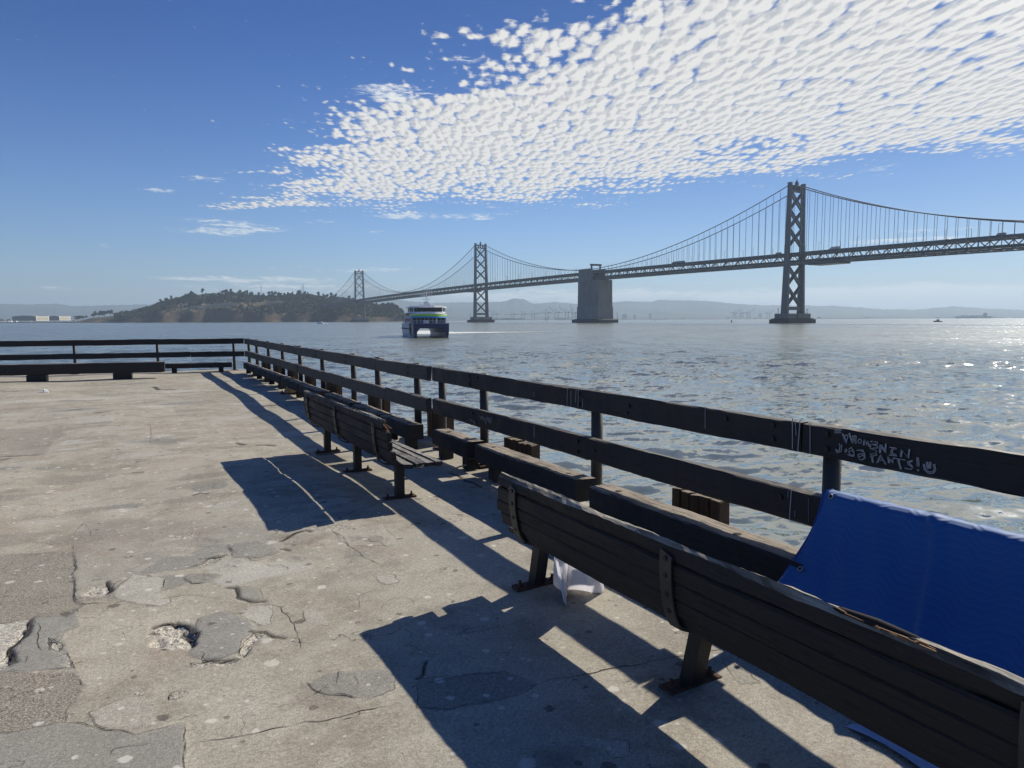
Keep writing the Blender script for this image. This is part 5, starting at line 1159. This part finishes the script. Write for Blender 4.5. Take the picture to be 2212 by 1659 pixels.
def fh_mat():
    m_, t_, b = mat('far_hills'); tc = t_.new('ShaderNodeTexCoord').outputs['Object']; n = t_.noise(tc, .0016, 6, .65); n2 = t_.noise(tc, .012, 4, .7)
    c = t_.mix(t_.ramp(n, .4, .65), (.03, .042, .035, 1), (.085, .09, .065, 1)); c = t_.mix(t_.ramp(n2, .66, .72), c, (.35, .34, .32, 1)); t_.put(b.inputs['Base Color'], c); b.inputs['Roughness'].default_value = .95; b.inputs['Specular IOR Level'].default_value = .1; return m_
me = np_mesh('far_hills', np.stack([FA.x*HD+RA.x*la*HD, FA.y*HD+RA.y*la*HD, FH+WATER], -1).reshape(-1, 3), gridfaces(len(fD), len(hpx)), fh_mat())
o = bpy.data.objects.new('hills', me); col.objects.link(o); tag(o, kind='structure')
flat('port_land', (870, 1860), -1.2, 5000, 8600, M_land, 60); flat('far_shore', (1700, 2700), 1.0, 6600, 8600, M_land, 60)
M_crane = simple('crane_paint', (.13, .16, .19), .6, 0, .1)
def crane(px, D, Hg, boom, ang, label, flip=1):
    q = atdist(px, D); root = empty('gantry_crane', (q.x, q.y, -1.5), -R(YAW)+(0 if flip > 0 else math.pi), label, 'crane')
    mb = MB()
    for x in (-12, 12):
        for y in (-9, 9): mb.bar((x, y, 0), (x, y, Hg), 2.2)
    mb.build('legs', M_crane, root); mb = MB()
    for y in (-9, 9):
        mb.bar((-12, y, Hg*.35), (12, y, Hg*.35), 1.8); mb.bar((-12, y, Hg), (12, y, Hg*.38), 1.4)
    for z in (.35, .7): 
        for x in (-12, 12): mb.bar((x, -9, Hg*z), (x, 9, Hg*z), 1.6)
    mb.build('brace', M_crane, root)
    mb = MB(); mb.bar((-12, 0, Hg), (42, 0, Hg), 3.2, 3.4); mb.build('girder', M_crane, root)
    mb = MB(); tip = Vector((-12-boom*math.cos(ang), 0, Hg+boom*math.sin(ang))); mb.bar((-12, 0, Hg), tip, 2.8, 3.0); mb.build('boom', M_crane, root)
    mb = MB(); ap = Vector((-6, 0, Hg+26)); mb.bar((-12, -4, Hg), ap, 1.4); mb.bar((2, 4, Hg), ap, 1.4); mb.box(ap, (3.5, 3, 3)); mb.bar(ap, tip.lerp(Vector((-12, 0, Hg)), .45), .8); mb.bar(ap, (38, 0, Hg), .8); mb.build('a_frame', M_crane, root)
    mb = MB(); mb.box((14, 0, Hg+4), (14, 8, 6)); mb.build('machinery_house', M_crane, root)
for i, (px, D, Hg, bo, ang, fl) in enumerate([(1182, 5100, 48, 62, 0, 1), (1203, 5120, 50, 62, .72, 1), (1225, 5140, 50, 66, .76, 1), (1240, 5160, 46, 66, 1.40, 1), (1152, 5700, 44, 55, .0, 1), (1130, 5800, 44, 55, .0, 1), (1108, 5900, 44, 55, 0, 1), (1070, 5900, 46, 55, .7, 1), (1587, 6300, 52, 62, .74, -1), (1602, 6350, 50, 62, 0, 1), (1617, 6400, 52, 62, .74, -1), (1660, 6900, 52, 66, .72, -1), (1742, 7200, 52, 60, 1.35, -1)]):
    crane(px, D, Hg, bo, ang, ['port crane with level boom, leftmost of the four dark cranes left of the anchorage', 'port crane with raised boom, second of four left of the anchorage', 'port crane with raised boom, third of four left of the anchorage', 'port crane with nearly upright boom touching the anchorage edge', 'hazy port crane with level boom left of the four dark cranes', 'hazy port crane, second left of the four dark cranes', 'hazy port crane, third left of the four dark cranes', 'faint port crane with raised boom at the left end of the port', 'faint port crane left of three between anchorage and nearest tower', 'faint port crane with level boom between two raised ones', 'faint port crane right of the level boomed one', 'faint port crane just left of the nearest tower', 'faint port crane with steep boom just right of the nearest tower'][i], fl)
rt = random.Random(9)
for i in range(46):
    px = rt.choice([rt.uniform(1060, 1240), rt.uniform(1325, 1650), rt.uniform(1700, 2200)]); D = rt.uniform(6700, 8200) if px > 1325 else rt.uniform(5300, 6800); hgt = rt.uniform(6, 14) if rt.random() < .6 or px > 1700 else (rt.uniform(25, 60) if px > 1325 else rt.uniform(8, 14)); wd = rt.uniform(20, 80) if hgt < 20 else rt.uniform(22, 40)
    q = atdist(px, D); mb = MB(); mb.box((0, 0, hgt/2), (wd, 20, hgt)); mb.box((wd*.2, 0, hgt+hgt*.04), (wd*.3, 8, hgt*.08)); o = mb.build('city_building' if hgt > 20 else 'warehouse', simple('far_building_%d' % (i % 4), [(.3, .3, .3), (.2, .21, .22), (.42, .4, .36), (.15, .16, .18)][i % 4], .8), None, (q.x, q.y, -1), (0, 0, -R(YAW)+rt.uniform(-.3, .3)))
    tag(o, 'faint tower block in the haze below the hills' if hgt > 20 else 'faint low warehouse along the hazy far shore', 'building', 'faint tower blocks in the haze' if hgt > 20 else 'faint warehouses along the far shore')
# moored cargo ship far right
q = atdist(2106, 5200); ship = empty('cargo_ship', (q.x, q.y, WATER), -R(YAW), 'long grey cargo ship moored along the far shore at right', 'ship'); M_ship = simple('ship_grey', (.10, .12, .13), .7, 0, .1)
mb = MB(); mb.prism([(-132, -14), (110, -16), (128, 0), (110, 16), (-132, 14)], -1, 15); mb.build('hull', M_ship, ship)
mb = MB(); mb.box((75, 0, 24), (18, 22, 20)); mb.box((77, 0, 36), (12, 16, 6)); mb.tube([(77, 0, 38), (77, 0, 48)], .9, 6); mb.build('bridge_house', M_ship, ship)
for x in (-90, -60, -20, 10, 40): mb = MB(); mb.box((x, 0, 17.5+(x % 7)*.4), (22, 18, 5)); mb.build('deck_house', M_ship, ship)

# ------------------------------------------------------------------ FERRY
def dirw(lx, ly): v = RA*lx+FA*ly; v.normalize(); return v
bow = atdist(932, 216, WATER); fd = dirw(9.0, -40); rzf = math.atan2(fd.y, fd.x)-math.pi/2
fc = bow-Vector((fd.x, fd.y, 0))*20; fr = empty('ferry', fc, rzf, 'white and navy catamaran ferry with green and blue stripes heading this way', 'ferry')
M_hullp = simple('hull_pale', (.26, .30, .44), .35, 0, .08, .5); M_side = simple('cabin_side', (.36, .40, .50), .35, 0, .06, .5)
secs = [(20.0, 5.35, 4.35, 2.9), (18.5, 5.45, 4.32, 2.9), (14, 5.75, 4.2, 2.8), (6, 6.0, 4.0, 2.7), (-20, 6.0, 4.0, 2.6)]
def hull(a, b_, mt, name):
    mb = MB(); v = []; S = [s for s in secs if b_ <= s[0] <= a]
    for (y, xo, xi, zt) in S: v += [(-xo+.35, y, -.9), (-xi, y, -.9), (-xi+.05, y, zt-1.2), (-xi+.9, y, zt), (xi-.9, y, zt), (xi-.05, y, zt-1.2), (xi, y, -.9), (xo-.35, y, -.9), (xo, y, 1.2), (xo+.1, y, 4.3), (-xo-.1, y, 4.3), (-xo, y, 1.2)]
    k = 12; f = [(i*k+j, i*k+(j+1) % k, (i+1)*k+(j+1) % k, (i+1)*k+j) for i in range(len(S)-1) for j in range(k)]
    for base in (0, (len(S)-1)*k): f += [(base, base+1, base+2, base+11), (base+2, base+3, base+10, base+11), (base+3, base+4, base+9, base+10), (base+4, base+5, base+8, base+9), (base+5, base+6, base+7, base+8)]
    mb.add(v, f); mb.build(name, mt, fr)
hull(20, 14, M_navy, 'bow'); hull(14, -20, M_hullp, 'hull')
for sx in (-1, 1): mb = MB(); mb.prism([(14.0, 4.31), (14, .6), (10.5, 1.6), (7, 4.31)], sx*6.06-.03, sx*6.06+.03, 'x'); mb.build('navy_sweep', M_navy, fr)
mb = MB()
for sx in (-1, 1): mb.bar((sx*6.1, 13.8, 2.7), (sx*6.25, -19.8, 2.6), .3, .3); mb.bar((sx*5.6, 19, 4.36), (sx*5.9, 10, 4.36), .12, .12)
mb.build('rub_rail', M_black, fr)
mb = MB(); mb.box((0, -2, 5.25), (10.9, 30, 1.9)); mb.build('main_cabin', M_side, fr)
mb = MB(); mb.box((0, 13.02, 5.3), (10.3, .08, 1.5)); mb.build('front_windows', M_glass, fr)
for k in range(9): mb = MB(); mb.box((-5.1+k*1.275, 13.1, 5.25), (.10, .10, 1.8)); mb.build('window_mullion', M_white, fr)
for sx in (-1, 1):
    for k in range(9): mb = MB(); mb.box((sx*5.47, 11-k*3.0, 5.35), (.08, 2.2, 1.2)); mb.build('side_window', M_glass, fr)
    for k in range(8): mb = MB(); mb.box((sx*5.22, 9-k*3.0, 7.35), (.08, 2.2, 1.0)); mb.build('side_window', M_glass, fr)
def band(z0f, z1f, mt, name, yo=0.0):
    mb = MB(); n = 22; v = []
    for k in range(n+1):
        x = -5.6+11.2*k/n; q = (x/5.6)**2; y = 16.4-3.0*q+yo; v += [(x, y, z0f(q)), (x, y-.35*(z1f(q)-z0f(q)), z1f(q)), (x, y-4.5, z1f(q)+.02), (x, y-4.5, z0f(q))]
    mb.add(v, [(i*4+j, i*4+4+j, i*4+4+(j+1) % 4, i*4+(j+1) % 4) for i in range(n) for j in range(4)]+[(0, 1, 2, 3), (n*4+3, n*4+2, n*4+1, n*4)]); mb.build(name, mt, fr, smooth=False)
band(lambda q: 6.12, lambda q: 6.55, M_blue, 'blue_visor', .12); band(lambda q: 6.55, lambda q: 7.3-.25*q, M_green, 'green_stripe', .05); band(lambda q: 7.3-.25*q, lambda q: 7.7-.75*q+.3, M_white, 'white_brow')
mb = MB(); mb.box((0, -3, 6.95), (10.4, 27, 1.5)); mb.build('upper_cabin', M_side, fr)
mb = MB(); mb.prism([(-5.7, 2), (-5.7, 9.2), (-4.6, 11.4), (-2, 12.4), (2, 12.4), (4.6, 11.4), (5.7, 9.2), (5.7, 2)], 7.7, 8.0); mb.build('wheelhouse_base', M_white, fr)
mb = MB(); mb.prism([(-5.6, 2), (-5.6, 9.1), (-4.5, 11.3), (-2, 12.3), (2, 12.3), (4.5, 11.3), (5.6, 9.1), (5.6, 2)], 8.0, 9.3); mb.build('wheelhouse_windows', M_glass, fr)
for px_, py_ in ((-5.62, 9.1), (-4.52, 11.35), (4.52, 11.35), (5.62, 9.1), (-5.62, 5.5), (5.62, 5.5)): mb = MB(); mb.box((px_, py_, 8.65), (.22, .22, 1.3)); mb.build('window_pillar', M_white, fr)
mb = MB(); mb.prism([(-6.1, 1), (-6.1, 9.6), (-4.8, 12.0), (-2, 13.1), (2, 13.1), (4.8, 12), (6.1, 9.6), (6.1, 1)], 9.3, 9.55); mb.prism([(-5.3, 1.5), (-5.3, 9), (-2, 11.8), (2, 11.8), (5.3, 9), (5.3, 1.5)], 9.55, 9.85); mb.build('wheelhouse_roof', M_white, fr)
mb = MB()
for k in range(10):
    x = -5.2+k*10.4/9; mb.bar((x, 17.6, 4.3), (x, 17.6, 5.25), .06)
mb.bar((-5.2, 17.6, 5.25), (5.2, 17.6, 5.25), .07); mb.bar((-5.2, 17.6, 4.8), (5.2, 17.6, 4.8), .05); mb.build('bow_rail', M_white, fr)
mb = MB(); mb.box((1.2, 16.3, 4.85), (1.7, .8, 1.0)); mb.build('deck_locker', M_white, fr)
mb = MB(); mb.tube([(-2.0, 16.8, 4.3), (-2.0, 16.8, 6.0)], .09, 6); mb.bar((-2.4, 16.8, 4.3), (-2.0, 16.8, 5.8), .06); mb.build('jackstaff', M_white, fr)
mb = MB(); mb.add([(-1.2, 6, 9.85), (1.2, 6, 9.85), (1.2, 8, 9.85), (-1.2, 8, 9.85), (-.4, 6.6, 11.4), (.4, 6.6, 11.4), (.4, 7.2, 11.4), (-.4, 7.2, 11.4)], [(0,3,2,1),(4,5,6,7),(0,1,5,4),(1,2,6,5),(2,3,7,6),(3,0,4,7)])
mb.bar((0, 6.9, 11), (0, 6.9, 14.6), .22); mb.bar((-1.1, 6.9, 11.1), (1.1, 6.9, 11.1), .12, .22); mb.bar((-1.25, 6.9, 12.0), (1.25, 6.9, 12.0), .12, .22); mb.bar((-1.9, 6.9, 13.3), (1.9, 6.9, 13.3), .07); mb.bar((-.5, 6.9, 12.7), (.5, 6.9, 12.7), .3, .2); mb.build('mast', M_white, fr)
for k, x in enumerate((-1.75, -1.0, -.5, .6, 1.0, 1.75)): mb = MB(); mb.tube([(x, 6.9, 11.0 if abs(x) < 1.2 else 9.8), (x, 6.9, 15.4+(k % 3)*.5)], .035, 5); mb.build('whip_antenna', M_white, fr)
for x in (-1.95, 1.75): mb = MB(); mb.tube([(x-.5, 8, 10.15), (x+.5, 8, 10.15)], .30, 10); mb.build('liferaft_canister', M_white, fr)
for sx in (-1, 1): mb = MB(); mb.tube([(sx*6.0, -14, 4.4), (sx*6.2, -14, 6.6), (sx*6.0, -12.5, 7.2)], .12, 6); mb.build('davit', M_grey, fr)
# foam
def foam_mat():
    m_, t, b = mat('foam'); tc = t.new('ShaderNodeTexCoord').outputs['Object']; at = t.new('ShaderNodeAttribute', attribute_name='edge').outputs['Fac']
    b.inputs['Base Color'].default_value = (.62, .64, .64, 1); b.inputs['Roughness'].default_value = .9; n = t.noise(tc, .7, 5, .7)
    al = t.ramp(t.math('ADD', n, t.math('MULTIPLY', at, .55)), .62, .80); t.put(b.inputs['Alpha'], al); return m_
M_foam = foam_mat()
def foam(name, P_, label, parent=None):
    """ribbon on the water; P_: (px, y_top, y_bottom) picture rows"""
    v = []; e = []
    for px, a, b_ in P_:
        for k in range(7):
            g = gnd(px, b_+(a-b_)*k/6, WATER+.10); v.append(tuple(g)); e.append(math.sin(math.pi*k/6)*min(1, abs(a-b_)/2.2)*max(.45, 1-max(0, px-975)/420))
    n = len(P_); me_ = np_mesh(name, v, gridfaces(n, 7), M_foam); at = me_.attributes.new('edge', 'FLOAT', 'POINT'); at.data.foreach_set('value', np.array(e, np.float32))
    o = bpy.data.objects.new(name, me_); col.objects.link(o); tag(o, label, 'foam', kind='stuff'); return o
foam('ferry_wake', [(896, 713, 722), (912, 713, 723), (930, 713, 722.5), (960, 715, 722), (985, 716.3, 721), (1030, 716.4, 720), (1080, 716.6, 719), (1130, 716.4, 718.3), (1190, 715.9, 717.4), (1250, 715.8, 716.8)], 'white foam wake trailing to the right of the ferry')
foam('boat_wake', [(696, 697.4, 699.2), (703, 698, 699), (712, 698.3, 698.9)], 'small white wake behind the white motorboat')
# small boats and buoys
q = atdist(693, 1080, WATER); mbt = empty('motorboat', q, -R(YAW)+math.pi, 'small white motorboat speeding left in front of the island', 'boat')
mb = MB(); mb.prism([(-5, 0), (5.2, 0), (6.2, 1.7), (-5, 1.4)], -1.5, 1.5, 'y'); mb.build('hull', M_white, mbt); mb = MB(); mb.prism([(-2.5, 1.4), (2.6, 1.5), (1.4, 3.2), (-2.3, 3.2)], -1.2, 1.2, 'y'); mb.build('cabin', M_white, mbt); mb = MB(); mb.prism([(-1.8, 2.1), (1.9, 2.1), (1.5, 2.8), (-1.8, 2.8)], -1.25, 1.25, 'y'); mb.build('window', M_glass, mbt)
q = atdist(2027, 930, WATER); wb = empty('workboat', q, -R(YAW)+math.pi, 'small dark workboat in the glittering water at right', 'boat')
mb = MB(); mb.prism([(-4.8, 0), (4.6, 0), (5.2, 1.6), (-4.8, 1.1)], -1.5, 1.5, 'y'); mb.build('hull', M_black, wb); mb = MB(); mb.prism([(-1.2, 1.2), (1.6, 1.3), (1.2, 3.3), (-1.2, 3.3)], -1.1, 1.1, 'y'); mb.build('cabin', M_grey, wb); mb = MB(); mb.bar((.5, 0, 3.2), (.8, 0, 5.6), .18); mb.bar((-3, 0, 1.1), (.4, 0, 4.6), .1); mb.build('mast', M_black, wb)
def buoy(px, D, h, wd, label):
    q = atdist(px, D, WATER); root = empty('buoy', q, label=label, cat='buoy'); mb = MB(); mb.tube([(0, 0, -.5), (0, 0, .8)], wd*.6, 12); mb.build('float', M_black, root); mb = MB(); mb.tube([(0, 0, .8), (0, 0, h)], [wd*.45, wd*.35], 10); mb.build('body', M_black, root)
buoy(1581, 1000, 3.4, 1.6, 'dark barrel shaped buoy left of the nearest bridge tower'); buoy(1181.5, 1500, 3.2, 1.2, 'thin dark buoy left of the anchorage'); buoy(1416, 2000, 3.5, 1.2, 'tiny dark buoy right of the anchorage'); buoy(1065, 1300, 3.4, 2.0, 'dark buoy by the foot of the second tower')
q = atdist(1119, 3000, elev(1119, 627, 3000)); pl = empty('aeroplane', q, -R(YAW), 'tiny aeroplane low in the sky under the bridge deck', 'aeroplane')
mb = MB(); mb.tube([(-6, 0, .5), (-4, 0, 0), (4, 0, -.2), (6, 0, -.4)], [.3, 1.0, 1.0, .3], 8); mb.build('fuselage', M_grey, pl); mb = MB(); mb.box((0, 0, .1), (2, 12, .25)); mb.box((-5.4, 0, .6), (1, 4, .15)); mb.box((-5.5, 0, 1.4), (1.1, .2, 1.8)); mb.build('wings', M_grey, pl)

# ------------------------------------------------------------------ HAZE
HAZE = 9.5e-5
if HAZE:
    mb = MB(); mb.box((4000, 6000, 226.5), (32000, 32000, 467)); m_ = bpy.data.materials.new('haze_air'); m_.use_nodes = True; t = NT(m_.node_tree); t.n.clear()
    pv = t.new('ShaderNodeVolumePrincipled'); pv.inputs['Density'].default_value = HAZE; pv.inputs['Color'].default_value = (.62, .80, 1.0, 1); pv.inputs['Anisotropy'].default_value = .2
    ou = t.new('ShaderNodeOutputMaterial'); t.link(pv.outputs[0], ou.inputs['Volume']); o = mb.build('haze', m_, None); tag(o, kind='stuff')
scn.cycles.volume_bounces = 0; scn.cycles.max_bounces = 6
